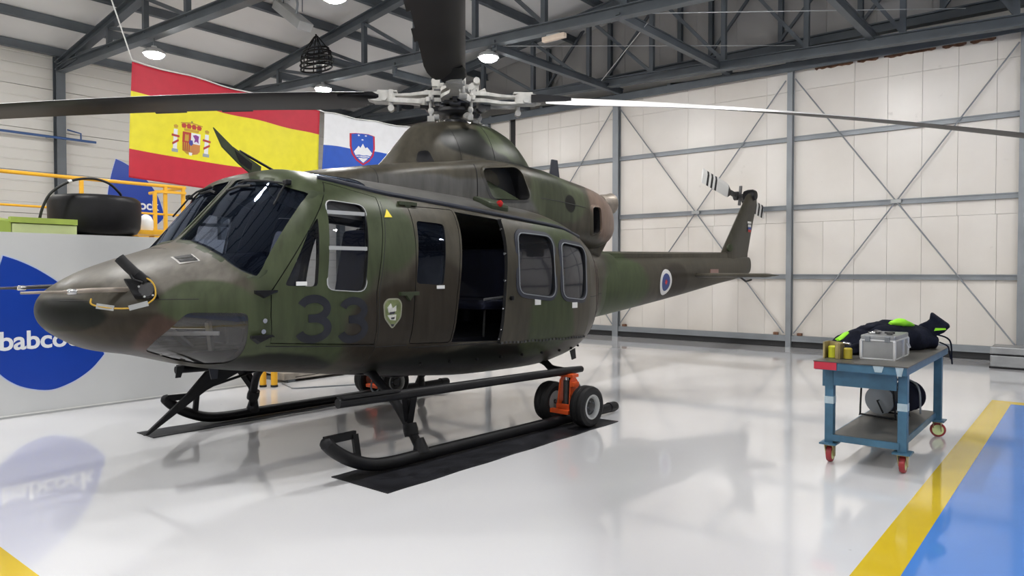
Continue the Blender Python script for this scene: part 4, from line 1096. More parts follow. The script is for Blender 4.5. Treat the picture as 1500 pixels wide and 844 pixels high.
for x, zc in ((1.80, 0.74), (-0.62, 0.62)):
    pts = arc_pts([(x - 0.03, -1.40, 0.075), (x, -1.34, 0.22), (x + 0.05, -1.17, 0.48), (x + 0.06, -0.95, zc - 0.10), (x + 0.06, -0.65, zc), (x + 0.06, 0.65, zc), (x + 0.06, 0.95, zc - 0.10), (x + 0.05, 1.17, 0.48), (x, 1.34, 0.22), (x - 0.03, 1.40, 0.075)], 6)
    ct = MB().tube(pts, 0.04, 12).build('cross_tube', M['black'], HEL, 45)
    for s in (1, -1):
        MB().lathe([(0.06, -0.05), (0.065, 0), (0.06, 0.05)], (x + 0.01, 1.31 * s, 0.27), (0.05, 0.35 * s, -0.9), 12).build('tube_clamp', M['black'], ct, 40)
        MB().lathe([(0.075, 0), (0.06, 0.05), (0.045, 0.12)], (x - 0.03, 1.40 * s, 0.085), (0.05, -0.25 * s, 1), 12).build('skid_saddle', M['black'], ct, 40)
        MB().box((x + 0.06, 0.70 * s, zc), (0.12, 0.12, 0.10)).build('tube_mount', M['black'], ct, bevel=0.01)
# belly fittings
MB().prism([(2.78, -0.02, 0.78), (2.62, -0.02, 0.74), (2.95, -0.02, 0.60), (3.42, -0.02, 0.30), (3.46, -0.02, 0.30), (3.12, -0.02, 0.58), (2.95, -0.02, 0.76)], (0, 0.04, 0)).build('belly_wire_cutter', M['black'], HEL, bevel=0.008)
MB().tube([(3.05, 0.0, 0.60), (2.5, 0.0, 0.72)], 0.012, 8).build('cutter_brace', M['black'], HEL)
MB().tube([(1.78, 0.55, 0.54) if False else (1.75 + 0.045*math.cos(a), 0.75, 0.575 + 0.055*math.sin(a)) for a in np.linspace(0, 2*math.pi, 17)], 0.008, 6).build('tie_down_ring', M['steel'], HEL, 40)
MB().box((0.9, 0.0, 0.555), (0.4, 0.4, 0.08)).build('cargo_hook_box', M['black'], HEL, bevel=0.03)
MB().prism([(3.30, 0.25, 0.86), (3.24, 0.25, 0.86), (3.27, 0.25, 0.77), (3.31, 0.25, 0.77)], (0, 0.012, 0)).build('belly_antenna', M['black'], HEL)
MB().prism([(3.02, 0.2, 0.81), (2.94, 0.2, 0.81), (2.95, 0.2, 0.72), (3.0, 0.2, 0.72)], (0, 0.012, 0)).build('belly_antenna', M['frame_grey'], HEL)
MB().prism([(-0.98, 0.88, 0.68), (-1.10, 0.86, 0.70), (-1.12, 0.86, 0.58), (-1.02, 0.88, 0.57)], (0, 0.012, 0)).build('belly_antenna', M['black'], HEL)
MB().box((2.0, 1.05, 0.86), (0.08, 0.03, 0.04)).build('refuel_tag', M['red_lens'], HEL)

# ---------------------------------------------------------------- nose fittings
wc = MB().prism([(2.866, -0.012, 2.832), (2.70, -0.012, 2.692), (2.43, -0.012, 2.545), (2.44, -0.012, 2.46), (2.53, -0.012, 2.47), (2.64, -0.012, 2.545), (2.79, -0.012, 2.675)], (0, 0.024, 0)).build('roof_wire_cutter', M['green_part'], HEL, bevel=0.004)
MB().tube([(2.63, 0, 2.66), (2.25, 0, 2.50)], 0.012, 8).build('cutter_brace', M['black'], wc)
MB().prism([(2.68, 0.0125, 2.66), (2.52, 0.0125, 2.56), (2.53, 0.0125, 2.50), (2.64, 0.0125, 2.56)], (0, 0.004, 0)).build('cutter_blade', M['black'], wc)
for s, x0, x1, y_, z_ in ((1, 3.76, 4.42, 0.60, 1.478), (-1, 3.70, 4.42, -0.55, 1.487)):
    pt = MB().tube([(x0, y_ - 0.02 * s, z_), (x0 + 0.25, y_, z_), (x1 - 0.25, y_, z_ - 0.008), (x1 - 0.24, y_, z_ - 0.008), (x1, y_, z_ - 0.01)], [0.020, 0.017, 0.014, 0.010, 0.009], 10).build('pitot_tube', M['exhaust'] if s > 0 else M['hubdark'], HEL, 40)
    MB().lathe([(0.016, 0), (0.02, 0.01), (0.02, 0.05), (0.014, 0.06)], (x1 - 0.32, y_, z_ - 0.008), (1, 0, 0), 10).build('pitot_collar', M['chrome'], pt, 40)
ns = empty('tmp'); bpy.data.objects.remove(ns)
sp_ = MB().prism([(3.80, 0.60, 1.53), (3.66, 0.68, 1.53), (3.62, 0.74, 1.41), (3.76, 0.68, 1.41)], (0.03, 0.05, 0.03)).build('nose_sensor', M['black'], HEL, bevel=0.01)
MB().tube([(3.845, 0.63, 1.70), (3.80, 0.66, 1.64), (3.755, 0.69, 1.585)], 0.036, 14).build('sensor_barrel', M['rubber'], sp_, 40)
MB().tube([(3.76, 0.685, 1.60), (3.70, 0.71, 1.53)], [0.032, 0.045], 14).build('sensor_neck', M['black'], sp_, 40)
MB().tube([(3.80, 0.70, 1.585), (3.79, 0.72, 1.55), (3.74, 0.745, 1.53)], 0.008, 8).build('sensor_lever', M['black'], sp_, 40)
MB().lathe([(0.05, -0.03), (0.06, 0.0), (0.05, 0.03)], (3.70, 0.73, 1.475), (0.5, 0.8, 0.2), 16).build('sensor_ring', M['hubdark'], sp_, 40)
for x, y, z in ((3.76, 0.745, 1.50), (3.68, 0.775, 1.44), (3.73, 0.76, 1.43)):
    MB().lathe([(0.008, -0.01), (0.008, 0.02)], (x, y, z), (0.4, 0.9, 0.1), 8).build('sensor_bolt', M['chrome'], sp_)
M['yellow_wire'] = mat('yellow_lanyard', (0.5, 0.30, 0.02), 0.5)
cb = arc_pts([(4.02, 0.62, 1.42), (4.03, 0.66, 1.385), (3.96, 0.72, 1.362), (3.86, 0.77, 1.355), (3.76, 0.80, 1.37), (3.69, 0.82, 1.42), (3.675, 0.80, 1.49), (3.69, 0.77, 1.54), (3.72, 0.72, 1.565)], 5)
ln = MB().tube(cb, 0.006, 6).build('lanyard', M['yellow_wire'], sp_, 40)
for i0, i1 in ((7, 12), (16, 22)):
    a, b = cb[i0], cb[i1]
    MB().bar(a, b, 0.012, 0.035, (0, 0, 1)).build('streamer_tag', M['steel_pale'], ln)

# ---------------------------------------------------------------- inside
MB().bb(-1.0, 2.6, -0.92, 0.92, 0.90, 0.95).build('cabin_floor', M['interior'], HEL)
ip = MB().prism([(2.98, -0.8, 1.15), (2.80, -0.8, 1.70), (2.86, -0.8, 1.76), (3.10, -0.8, 1.72), (3.2, -0.8, 1.45)], (0, 1.6, 0)).build('instrument_panel', M['interior'], HEL, bevel=0.03)
M['tub'] = mat('pale_grey_cockpit_floor', (0.30, 0.29, 0.275), 0.6, 0, 0.35, 7)
tub = MB().bb(2.62, 3.52, -0.50, 0.50, 0.985, 1.0).build('cockpit_tub', M['tub'], HEL)
for s in (1, -1):
    MB().bar((3.22, s*0.30, 1.02), (3.38, s*0.32, 1.16), 0.12, 0.02).build('rudder_pedal', M['alu'], tub)
    MB().bar((3.16, s*0.55, 1.0), (3.2, s*0.58, 1.22), 0.03, 0.05).build('tub_bracket', M['tub'], tub)
    MB().bar((3.50, s*0.42, 1.14), (3.18, s*0.72, 1.14), 0.03, 0.03).build('tub_rail', M['alu_lt'], tub)
MB().bb(2.15, 2.85, -0.17, 0.17, 0.95, 1.28).build('centre_console', M['interior'], HEL, bevel=0.02)
for s in (1, -1):
    seat = MB().bb(1.85, 2.35, s*0.30, s*0.78, 1.18, 1.30).build('pilot_seat', M['seat_blue'], HEL, bevel=0.04)
    MB().box((1.80, s*0.54, 1.62), (0.12, 0.46, 0.75), Matrix.Rotation(-0.18, 3, 'Y')).build('seat_back', M['seat_blue'], seat, bevel=0.05)
    MB().bb(1.9, 2.3, s*0.36, s*0.72, 0.95, 1.18).build('seat_pedestal', M['black'], seat)
    MB().tube([(2.1, s*0.54, 0.95), (2.45, s*0.54, 1.25), (2.5, s*0.54, 1.42)], 0.015, 8).build('cyclic_stick', M['black'], seat)
    bench = MB().bb(0.15, 0.62, s*0.12, s*1.02, 1.22, 1.32).build('cabin_seat', M['seat_blue'], HEL, bevel=0.04)
    MB().box((0.08, s*0.57, 1.58), (0.08, 0.9, 0.55), Matrix.Rotation(-0.1, 3, 'Y')).build('seat_back', M['seat_blue'], bench, bevel=0.03)
    MB().tube([(0.62, s*1.03, 1.33), (0.15, s*1.03, 1.36)], 0.013, 8).build('seat_rail', M['alu_lt'], bench, 40)
    for lx, ly in ((0.53, 0.95), (0.22, 0.95), (0.53, 0.2)): MB().tube([(lx + 0.02, s*ly, 0.95), (lx, s*ly, 1.24)], 0.011, 8).build('seat_leg', M['hubdark'], bench, 40)
MB().bb(-0.98, -0.94, -1.0, 1.0, 0.96, 1.95).build('cabin_bulkhead', M['interior'], HEL)

# ================================================================ mats and ground-handling wheels under the skids
HM = Matrix.Translation((-6.0, -5.70, 0.0)) @ Matrix.Rotation(math.radians(-2.5), 4, 'Z')
def hw(x, y, z=0.0): return HM @ V(x, y, z)
def skid_mat(p, rz, lx, ly, label):
    o = MB()
    n = 12
    for i in range(n):                                  # a slightly wavy rubber sheet
        pass
    xs = np.linspace(-lx/2, lx/2, 25); ysn = np.linspace(-ly/2, ly/2, 5)
    rg2 = random.Random(len(label))
    zz = [[0.004 + 0.004 * abs(math.sin(i * 0.8 + j)) + rg2.uniform(0, 0.0015) for j in range(5)] for i in range(25)]
    vs = [(x, y + 0.006 * math.sin(i * 1.3), zz[i][j]) for i, x in enumerate(xs) for j, y in enumerate(ysn)]
    fs = [(i*5+j, (i+1)*5+j, (i+1)*5+j+1, i*5+j+1) for i in range(24) for j in range(4)]
    base = len(vs)
    vs += [(x, y + 0.006 * math.sin(i * 1.3), 0.0005) for i, x in enumerate(xs) for j, y in enumerate(ysn)]
    fs += [tuple(base + k for k in f[::-1]) for f in fs[:96]]
    rim = [i*5 for i in range(25)] + [24*5+j for j in range(1, 5)] + [i*5+4 for i in range(23, -1, -1)] + [j for j in range(3, 0, -1)]
    for a, b in zip(rim, rim[1:] + rim[:1]): fs.append((a, base + a, base + b, b))
    ob = o.add(vs, fs).build('rubber_mat', M['mat_rubber'], None, 50)
    ob.location = p; ob.rotation_euler = (0, 0, rz)
    return tag(ob, label, 'mat', 'rubber mats under the skids')
skid_mat((-5.03, -4.27, 0), 0.0, 3.22, 0.66, 'black rubber mat under the near skid, with the orange wheel dolly on it')
skid_mat((-4.80, -7.20, 0), 0.0, 3.30, 0.36, 'black rubber mat under the far skid')

def wheel_dolly(x, y, label, rz=0.0):
    p = hw(x, y)
    t = empty('wheel_dolly', (p.x, p.y, 0.008), math.radians(-2.5) + rz, label, 'wheel dolly', 'orange ground-handling wheels on the skids')
    R = 0.212
    for s in (1, -1):
        yc = 0.235 * s
        tyre = MB().lathe([(R*0.56, -0.075), (R*0.80, -0.088), (R*0.95, -0.07), (R, -0.04), (R, -0.014), (R*0.985, -0.010), (R, -0.006), (R, 0.006), (R*0.985, 0.010), (R, 0.014), (R, 0.04), (R*0.95, 0.07), (R*0.80, 0.088), (R*0.56, 0.075)], (0, yc, R), (0, 1, 0), 36, closed=True).build('tyre', M['rubber'], t, 40)
        MB().lathe([(R*0.60, -0.06), (R*0.60, 0.078), (R*0.52, 0.082), (R*0.44, 0.06), (R*0.42, 0.03), (0.03, 0.03), (0.03, -0.06)], (0, yc, R), (0, s, 0), 28).build('wheel_rim', M['steel_pale'], tyre, 40)
        MB().lathe([(R*0.41, 0.028), (R*0.40, 0.045), (0.05, 0.05), (0.04, 0.065), (0.01, 0.068)], (0, yc, R), (0, s, 0), 20).build('wheel_hub', M['hubdark'], tyre, 40)
        for k in range(5):
            a = 2 * math.pi * k / 5
            MB().lathe([(0.009, 0.045), (0.009, 0.06)], (0.055 * math.cos(a), yc, R + 0.055 * math.sin(a)), (0, s, 0), 8).build('wheel_bolt', M['steel'], tyre)
    fm = M['orange']
    for s in (1, -1):
        MB().prism([(0.10, 0.075*s, 0.125), (-0.10, 0.075*s, 0.125), (-0.06, 0.06*s, 0.46), (-0.03, 0.055*s, 0.50), (0.03, 0.055*s, 0.50), (0.06, 0.06*s, 0.46)], (0, 0.014*s, 0)).build('side_plate', fm, t, bevel=0.004)
    MB().bb(0.08, 0.10, -0.085, 0.085, 0.12, 0.22).build('front_plate', fm, t, bevel=0.004)
    MB().bar((0.09, 0.05, 0.19), (0.09, 0.0, 0.16), 0.02, 0.03).bar((0.09, -0.05, 0.19), (0.09, 0.0, 0.16), 0.02, 0.03).build('web_plate', fm, t)
    MB().bb(-0.05, 0.06, -0.10, 0.10, 0.495, 0.53).build('top_bar', fm, t, bevel=0.006)
    MB().bar((0.125, 0.11, 0.145), (0.125, -0.13, 0.145), 0.05, 0.045).build('foot_bar', fm, t, bevel=0.006)
    MB().bb(-0.03, 0.07, 0.07, 0.12, 0.40, 0.45).build('lock_lug', fm, t, bevel=0.004)
    MB().tube([(0.03, 0, 0.17), (0.03, 0, 0.46)], 0.036, 14).build('hydraulic_jack', M['hubdark'], t, 40)
    MB().tube([(0.03, 0, 0.44), (0.03, 0, 0.50)], 0.018, 10).build('jack_piston', M['chrome'], t, 40)
    MB().tube([(0, -0.2, R), (0, 0.2, R)], 0.022, 10).build('axle', M['hubdark'], t, 40)
    return t
wheel_dolly(-0.27, 1.40, 'orange two-wheel ground-handling dolly on the near skid')
wheel_dolly(0.0, -1.40, 'two-wheel ground-handling dolly on the far skid, seen under the belly')

# ================================================================ logo panels
def text_mesh(body, size, m, name, parent, ext=0.003, bold=0.0):
    c = bpy.data.curves.new(name, 'FONT'); c.body = body; c.size = size; c.extrude = ext; c.offset = bold; c.resolution_u = 4
    c.space_character = 0.97
    o = bpy.data.objects.new('tmp', c); COL.objects.link(o)
    bpy.context.view_layer.update()
    me = bpy.data.meshes.new_from_object(o.evaluated_get(bpy.context.evaluated_depsgraph_get())); me.name = name
    bpy.data.objects.remove(o)
    me.materials.clear(); me.materials.append(m)
    return link(bpy.data.objects.new(name, me), parent)
LOGO = [(-2.55, 1.78), (-2.71, 1.72), (-2.91, 1.61), (-3.13, 1.44), (-3.32, 1.22), (-3.45, 0.98), (-3.56, 0.62), (-3.44, 0.48), (-3.31, 0.38), (-3.17, 0.31), (-3.0, 0.265), (-2.83, 0.29), (-2.66, 0.36), (-2.51, 0.49), (-2.42, 0.66), (-2.38, 0.90), (-2.40, 1.15), (-2.46, 1.45)]
def logo(parent, ox, y, oz, sc=1.0):
    T = lambda x, z: (ox + (x + 2.55) * sc, oz + (z - 1.78) * sc)
    P_ = [T(x, z) for x, z in LOGO]
    sm = lambda q: [(v_.x, v_.y) for v_ in arc_pts([(a, b, 0) for a, b in q], 5)][:-1]
    P_ = sm(P_[:7]) + sm(P_[6:] + P_[:1])
    a = MB().prism([(x, y, z) for x, z in grow(P_, 0.012)], (0, 0.003, 0)).build('logo_edge', M['logo_edge'], parent)
    MB().prism([(x, y + 0.003, z) for x, z in P_], (0, 0.003, 0)).build('logo_leaf', M['logo_blue'], parent)
    tx = text_mesh('babcock', 0.285, M['logo_white'], 'logo_lettering', parent, 0.002, 0.006)
    tx.rotation_euler = (math.pi / 2, 0, math.pi)
    tx.location = (T(-2.495, 0.752)[0], y + 0.008, T(-2.495, 0.752)[1]); tx.scale = (sc, sc, 1)
    return tx
pt = MB().bb(-5.5, 1.5, -9.30, -9.205, 0.02, 2.04).build('display_partition', M['board'])
tag(pt, 'low pale grey partition with a blue leaf logo, beside the helicopter nose', 'partition')
MB().bb(-5.5, 1.5, -9.31, -9.195, 0.0, 0.02).build('base_trim', M['steel_pale'], pt)
MB().bb(-5.5, 1.5, -9.20, -9.198, 0.02, 0.035).build('base_strip', M['white_paint'], pt)
lt = logo(pt, -2.55, -9.205, 1.78)
bn = empty('wall_sign', (0, 0, 0))
logo(bn, -7.92, -19.598, 4.52, 1.22)
tag(bn, 'blue leaf logo on the far left wall, behind the yellow railing', 'sign')

# ================================================================ flags
def flag_fn(TL, TR, h, amp, ph):
    TL, TR = V(TL), V(TR)
    def f(s, t, off=0.0):
        p = TL.lerp(TR, s) + V(0.07 * t * (1 - s) , 0, -h * t)
        sag = 0.03 * math.sin(math.pi * s * 3 + ph) ** 2 * (1 - t)
        y = amp * (math.sin(9 * s + 2.2 * t + ph) * (0.35 + 0.65 * t) + 0.45 * math.sin(19 * s - 3 * t + ph * 2) * t)
        y += 0.03 * math.sin(6 * (s - t * 0.6) + ph)
        return V(p.x, p.y + y + off, p.z - sag)
    return f
def flag(name, fn, bands, label, mats, cat='flag', group='flags hung between the trusses'):
    nx, nt_ = 64, 48
    vs = [fn(i / nx, j / nt_) for j in range(nt_ + 1) for i in range(nx + 1)]
    mb = MB()
    fs = []; mi = []
    for j in range(nt_):
        tt = (j + .5) / nt_
        k = sum(tt > b for b in bands)
        for i in range(nx):
            fs.append((j*(nx+1)+i, j*(nx+1)+i+1, (j+1)*(nx+1)+i+1, (j+1)*(nx+1)+i)); mi.append(k)
    mb.add(vs, fs); mb.m = mi
    o = mb.build(name, mats, None, 180, fix=False)
    md = o.modifiers.new('thick', 'SOLIDIFY'); md.thickness = 0.004
    return tag(o, label, cat, group)
M['f_red'] = mat('flag_red', (0.50, 0.012, 0.035), 0.55, 0, 0.06, 6); M['f_yel'] = mat('flag_yellow', (0.78, 0.70, 0.02), 0.55, 0, 0.05, 6)
M['f_white'] = mat('flag_white', (0.76, 0.77, 0.80), 0.6, 0, 0.03, 6); M['f_blue'] = mat('flag_blue', (0.02, 0.09, 0.48), 0.55, 0, 0.06, 6)
M['c_gold'] = mat('crest_gold', (0.50, 0.30, 0.03), 0.5); M['c_red'] = mat('crest_red', (0.42, 0.04, 0.03), 0.5); M['c_orange'] = mat('crest_orange', (0.55, 0.22, 0.06), 0.5)
M['c_purple'] = mat('crest_purple', (0.22, 0.04, 0.25), 0.5); M['c_navy'] = mat('crest_navy', (0.05, 0.06, 0.3), 0.5); M['c_grey'] = mat('crest_grey', (0.28, 0.33, 0.36), 0.5)
f1 = flag_fn((-5.32, -12.5, 5.11), (-9.05, -12.5, 4.94), 1.93, 0.035, 0.4)
fs_ = flag('hanging_flag', f1, (0.25, 0.75), 'red and yellow striped flag with a coat of arms, hung behind the left rotor blade', [M['f_red'], M['f_yel'], M['f_red']])
# coat of arms; unit box u 0..1 (left to right), v 0..1 (top to bottom)
def onflag(fn, s0, s1, t0, t1):
    return lambda u, v_, off=0.006: fn(s0 + (s1 - s0) * u, t0 + (t1 - t0) * v_, off)
A = onflag(f1, 0.185, 0.372, 0.405, 0.735)
def shape(parent, name, mp, poly, m, off=0.007):
    return patch(dens(poly, 0.08), lambda u, v_: mp(u, v_, off), 2).build(name, m, parent)
for k, u0 in enumerate((0.02, 0.82)):                   # pillars
    shape(fs_, 'arms_pillar', A, [(u0+0.03, 0.28), (u0+0.13, 0.28), (u0+0.13, 0.82), (u0+0.03, 0.82)], M['f_white'])
    shape(fs_, 'arms_pillar_base', A, [(u0, 0.82), (u0+0.16, 0.82), (u0+0.16, 0.91), (u0, 0.91)], M['c_grey'])
    shape(fs_, 'arms_pillar_crown', A, [(u0+0.02, 0.18), (u0+0.08, 0.15), (u0+0.14, 0.18), (u0+0.12, 0.25), (u0+0.04, 0.25)], M['c_gold'])
    shape(fs_, 'arms_ribbon', A, [(u0-0.02, 0.42), (u0+0.18, 0.44), (u0+0.18, 0.50), (u0-0.02, 0.48)], M['c_red'], 0.010)
    shape(fs_, 'arms_ribbon', A, [(u0, 0.66), (u0+0.16, 0.54), (u0+0.17, 0.60), (u0+0.01, 0.72)], M['c_red'], 0.010)
shape(fs_, 'arms_crown_band', A, [(0.30, 0.22), (0.70, 0.22), (0.68, 0.29), (0.32, 0.29)], M['c_gold'])
for k in range(4):
    u0 = 0.24 + 0.13 * k
    shape(fs_, 'arms_crown_arch', A, [(u0, 0.13), (u0+0.03, 0.08), (u0+0.09, 0.08), (u0+0.13, 0.13), (u0+0.11, 0.21), (u0+0.02, 0.21)], M['c_red'])
shape(fs_, 'arms_crown_edge', A, [(0.22, 0.07), (0.50, 0.03), (0.78, 0.07), (0.78, 0.10), (0.50, 0.06), (0.22, 0.10)], M['c_gold'], 0.009)
shape(fs_, 'arms_orb', A, [(0.48, 0.0), (0.52, 0.0), (0.52, 0.05), (0.48, 0.05)], M['crest_green'], 0.009)
shape(fs_, 'arms_quarter', A, [(0.28, 0.31), (0.50, 0.31), (0.50, 0.60), (0.28, 0.60)], M['c_red'])
shape(fs_, 'arms_castle', A, [(0.34, 0.40), (0.36, 0.36), (0.39, 0.40), (0.42, 0.36), (0.44, 0.40), (0.44, 0.56), (0.34, 0.56)], M['c_gold'], 0.010)
shape(fs_, 'arms_quarter', A, [(0.50, 0.31), (0.74, 0.31), (0.74, 0.61), (0.50, 0.61)], M['f_white'])
shape(fs_, 'arms_lion', A, [(0.54, 0.38), (0.62, 0.35), (0.70, 0.38), (0.69, 0.48), (0.70, 0.58), (0.64, 0.53), (0.58, 0.57), (0.60, 0.48)], M['c_purple'], 0.010)
shape(fs_, 'arms_quarter', A, [(0.28, 0.60), (0.50, 0.60), (0.50, 0.93), (0.40, 0.91), (0.30, 0.82)], M['c_gold'])
for k in range(4):
    u0 = 0.295 + 0.052 * k
    shape(fs_, 'arms_pale', A, [(u0, 0.60), (u0+0.026, 0.60), (u0+0.026, 0.85), (u0, 0.83)], M['c_red'], 0.010)
shape(fs_, 'arms_quarter', A, [(0.50, 0.61), (0.74, 0.61), (0.74, 0.80), (0.68, 0.88), (0.50, 0.93)], M['c_orange'])
shape(fs_, 'arms_inescutcheon', A, [(0.46, 0.52), (0.54, 0.52), (0.56, 0.62), (0.51, 0.68), (0.45, 0.62)], M['c_navy'], 0.013)
shape(fs_, 'arms_base_point', A, [(0.46, 0.86), (0.55, 0.86), (0.54, 0.94), (0.47, 0.94)], M['f_white'], 0.010)

f2 = flag_fn((-9.14, -12.5, 4.93), (-12.3, -12.5, 5.0), 2.0, 0.03, 2.1)
fl2 = flag('hanging_flag', f2, (0.333, 0.666), 'white, blue and red striped flag with a mountain shield, behind the rotor pylon', [M['f_white'], M['f_blue'], M['f_red']])
B = onflag(f2, 0.215, 0.44, 0.145, 0.50)
SH = [(0.0, 0.06), (0.25, 0.01), (0.5, 0.0), (0.75, 0.01), (1.0, 0.06), (1.0, 0.45), (0.93, 0.68), (0.75, 0.87), (0.5, 1.0), (0.25, 0.87), (0.07, 0.68), (0.0, 0.45)]
shape(fl2, 'shield_border', B, SH, M['f_red'], 0.008)
shape(fl2, 'shield_field', B, [(0.5 + (u - 0.5) * 0.86, 0.0 + 0.46 + (v_ - 0.46) * (0.9 if v_ > 0.3 else 0.98)) for u, v_ in SH], M['f_blue'], 0.012)
shape(fl2, 'shield_mountain', B, [(0.15, 0.60), (0.34, 0.40), (0.41, 0.46), (0.51, 0.32), (0.61, 0.46), (0.68, 0.42), (0.87, 0.60), (0.80, 0.70), (0.5, 0.92), (0.22, 0.72)], M['f_white'], 0.016)
for z in (0.70, 0.76):
    shape(fl2, 'shield_wave', B, [(0.22, z), (0.36, z-0.025), (0.5, z), (0.64, z-0.02), (0.80, z), (0.80, z+0.022), (0.64, z+0.002), (0.5, z+0.022), (0.36, z-0.003), (0.22, z+0.022)], M['f_blue'], 0.019)
for u, v_ in ((0.36, 0.07), (0.64, 0.07), (0.5, 0.2)):
    shape(fl2, 'shield_star', B, [(u + (0.055 if k % 2 else 0.028) * math.cos(math.pi*k/6), v_ + (0.03 if k % 2 else 0.016) * math.sin(math.pi*k/6)) for k in range(12)], M['f_white'], 0.016)
rope = MB().tube([(-4.75, -12.5, 6.55), (-5.32, -12.5, 5.14)], 0.01, 6)
ro = MB().tube([f1(0, 0, 0) + V(0.35, 0, 1.05), f1(0, 0, 0) + V(0, 0, 0.03)] + [f1(s, 0, 0) + V(0, 0, 0.02) for s in np.linspace(0.05, 1, 14)] + [f2(s, 0, 0) + V(0, 0, 0.02) for s in np.linspace(0.0, 1, 12)] + [V(-12.9, -12.5, 6.1)], 0.012, 6).build('flag_rope', M['white_paint'], None, 60)
tag(ro, 'pale rope along the top edge of both flags', 'rope')

# ================================================================ yellow work platform behind the partition
pf = empty('work_platform', (-3.5, -12.6, 0), 0, 'yellow railed maintenance platform behind the partition', 'platform')
def pfb(name, mb, m='yellow', **k): 
    for i, v_ in enumerate(mb.v): mb.v[i] = (v_[0] + 3.5, v_[1] + 12.6, v_[2])
    return mb.build(name, M[m], pf, **k)
pfb('deck', MB().bb(-5.95, 1.5, -13.4, -12.0, 2.12, 2.16), 'steel_lt')
pfb('deck_edge', MB().bb(-5.97, 1.5, -12.0, -11.95, 2.08, 2.30))
pfb('top_rail', MB().tube([(1.5, -12.0, 3.03), (-5.95, -12.0, 3.03)], 0.028, 12), smooth=40)
pfb('mid_rail', MB().tube([(1.5, -12.0, 2.56), (-5.95, -12.0, 2.56)], 0.018, 10), smooth=40)
for x in (0.9, -0.9, -2.7, -4.35, -5.45, -5.62, -5.92):
    pfb('post', MB().bar((x, -12.0, 2.16), (x, -12.0, 3.03 if x != -5.45 else 2.93), 0.05, 0.05, (0, 1, 0)))
pfb('gate_rail', MB().bar((-5.45, -12.0, 2.93), (-5.92, -11.9, 2.93), 0.04, 0.04))
for x in (-5.9, -2.8, 0.6):
    for y in (-12.05, -13.3):
        pfb('leg', MB().bar((x, y, 0), (x, y, 2.12), 0.09, 0.09, (0, 1, 0)), 'steel_lt')
pfb('side_rail', MB().tube([(-5.95, -12.0, 3.03), (-5.95, -13.3, 3.03)], 0.028, 12), smooth=40)

# ================================================================ things on and behind the partition
dr = MB().lathe([(0.30, 0.0), (0.42, 0.0), (0.49, 0.03), (0.53, 0.10), (0.54, 0.20), (0.545, 0.42), (0.53, 0.47), (0.48, 0.505), (0.36, 0.52), (0.10, 0.525), (0.02, 0.525)], seg=48).build('drum_cover', M['black'], None, 40)
dr.location = (-3.9, -10.3, 2.087)
tag(dr, 'large round black drum-shaped cover lying above the partition', 'drum')
MB().lathe([(0.31, -0.005), (0.33, 0.04), (0.29, 0.05), (0.27, 0.02)], seg=40, closed=True).build('drum_flange', M['rubber'], dr, 40)
ds = empty('support_stand', (-3.9, -10.3, 0), 0, 'dark steel stand carrying the round black cover', 'stand')
MB().bb(-0.40, 0.40, -0.35, 0.35, 2.0, 2.08).build('stand_top', M['black'], ds)
for sx in (1, -1):
    for sy in (1, -1):
        MB().bar((sx*0.36, sy*0.3, 0), (sx*0.36, sy*0.3, 2.0), 0.06, 0.06, (1, 0, 0)).build('leg', M['black'], ds)
gr = empty('green_fairing', (-2.8, -9.75, 2.0), 0, 'lime green fairing panel lying left of the black drum', 'panel')
MB().loft([[(x, y, z) for y, z in ((-0.25, 0.0), (0.16, 0.0), (0.16, 0.18 + 0.02 * math.sin(x * 3)), (0.10, 0.21), (-0.2, 0.24))] for x in np.linspace(0.9, 0.06, 6)]).build('panel_shell', M['limegreen'], gr, 40)
MB().loft([[(x, y, z) for y, z in ((-0.25, 0.0), (0.16, 0.0), (0.16, 0.16), (0.08, 0.18), (-0.2, 0.22))] for x in np.linspace(0.05, -0.62, 8)]).build('panel_shell', M['limepale'], gr, 40)
MB().loft([[(x, y, z) for y, z in ((0.10, 0.17), (0.19, 0.17), (0.19, 0.235), (0.10, 0.235))] for x in np.linspace(0.07, -0.62, 8)]).build('panel_rim', M['limegreen'], gr, 40)
gs = empty('support_stand', (-2.8, -9.75, 0), 0, 'steel stand under the lime green fairing, hidden by the partition', 'stand')
MB().bb(-0.6, 0.85, -0.22, 0.14, 1.95, 2.0).build('stand_top', M['steel_lt'], gs)
for sx in (-0.55, 0.8):
    for sy in (-0.18, 0.1): MB().bar((sx, sy, 0), (sx, sy, 1.95), 0.05, 0.05, (1, 0, 0)).build('leg', M['steel_lt'], gs)
ca = MB().tube(arc_pts([(-3.16, -10.08, 2.05), (-3.17, -10.06, 2.23), (-3.20, -10.0, 2.42), (-3.28, -9.95, 2.59), (-3.48, -9.9, 2.74), (-3.72, -9.9, 2.79), (-3.92, -9.92, 2.75), (-4.06, -9.98, 2.66), (-4.12, -10.05, 2.625)], 5), 0.016, 10).build('air_hose', M['cable'], None, 60)
tag(ca, 'black hose looping over the round black drum', 'hose')
MB().lathe([(0.022, -0.02), (0.022, 0.02)], (-3.46, -9.9, 2.73), (1, 0, -0.5), 10).build('hose_clip', M['white_paint'], ca)
wj = MB().lathe([(0.09, 0), (0.10, 0.03), (0.10, 0.14), (0.07, 0.2), (0.03, 0.23), (0.01, 0.235)], seg=20).build('white_jug', M['white_paint'], None, 40)
wj.location = (-4.75, -10.75, 2.21); tag(wj, 'small white plastic cap standing right of the black drum', 'container')
wq = empty('steel_table', (-4.75, -10.9, 0), 0, 'yellow-topped table behind the partition, right of the black drum', 'table')
MB().bb(-0.3, 0.25, -0.3, 0.3, 2.15, 2.208).build('table_top', M['yellow'], wq)
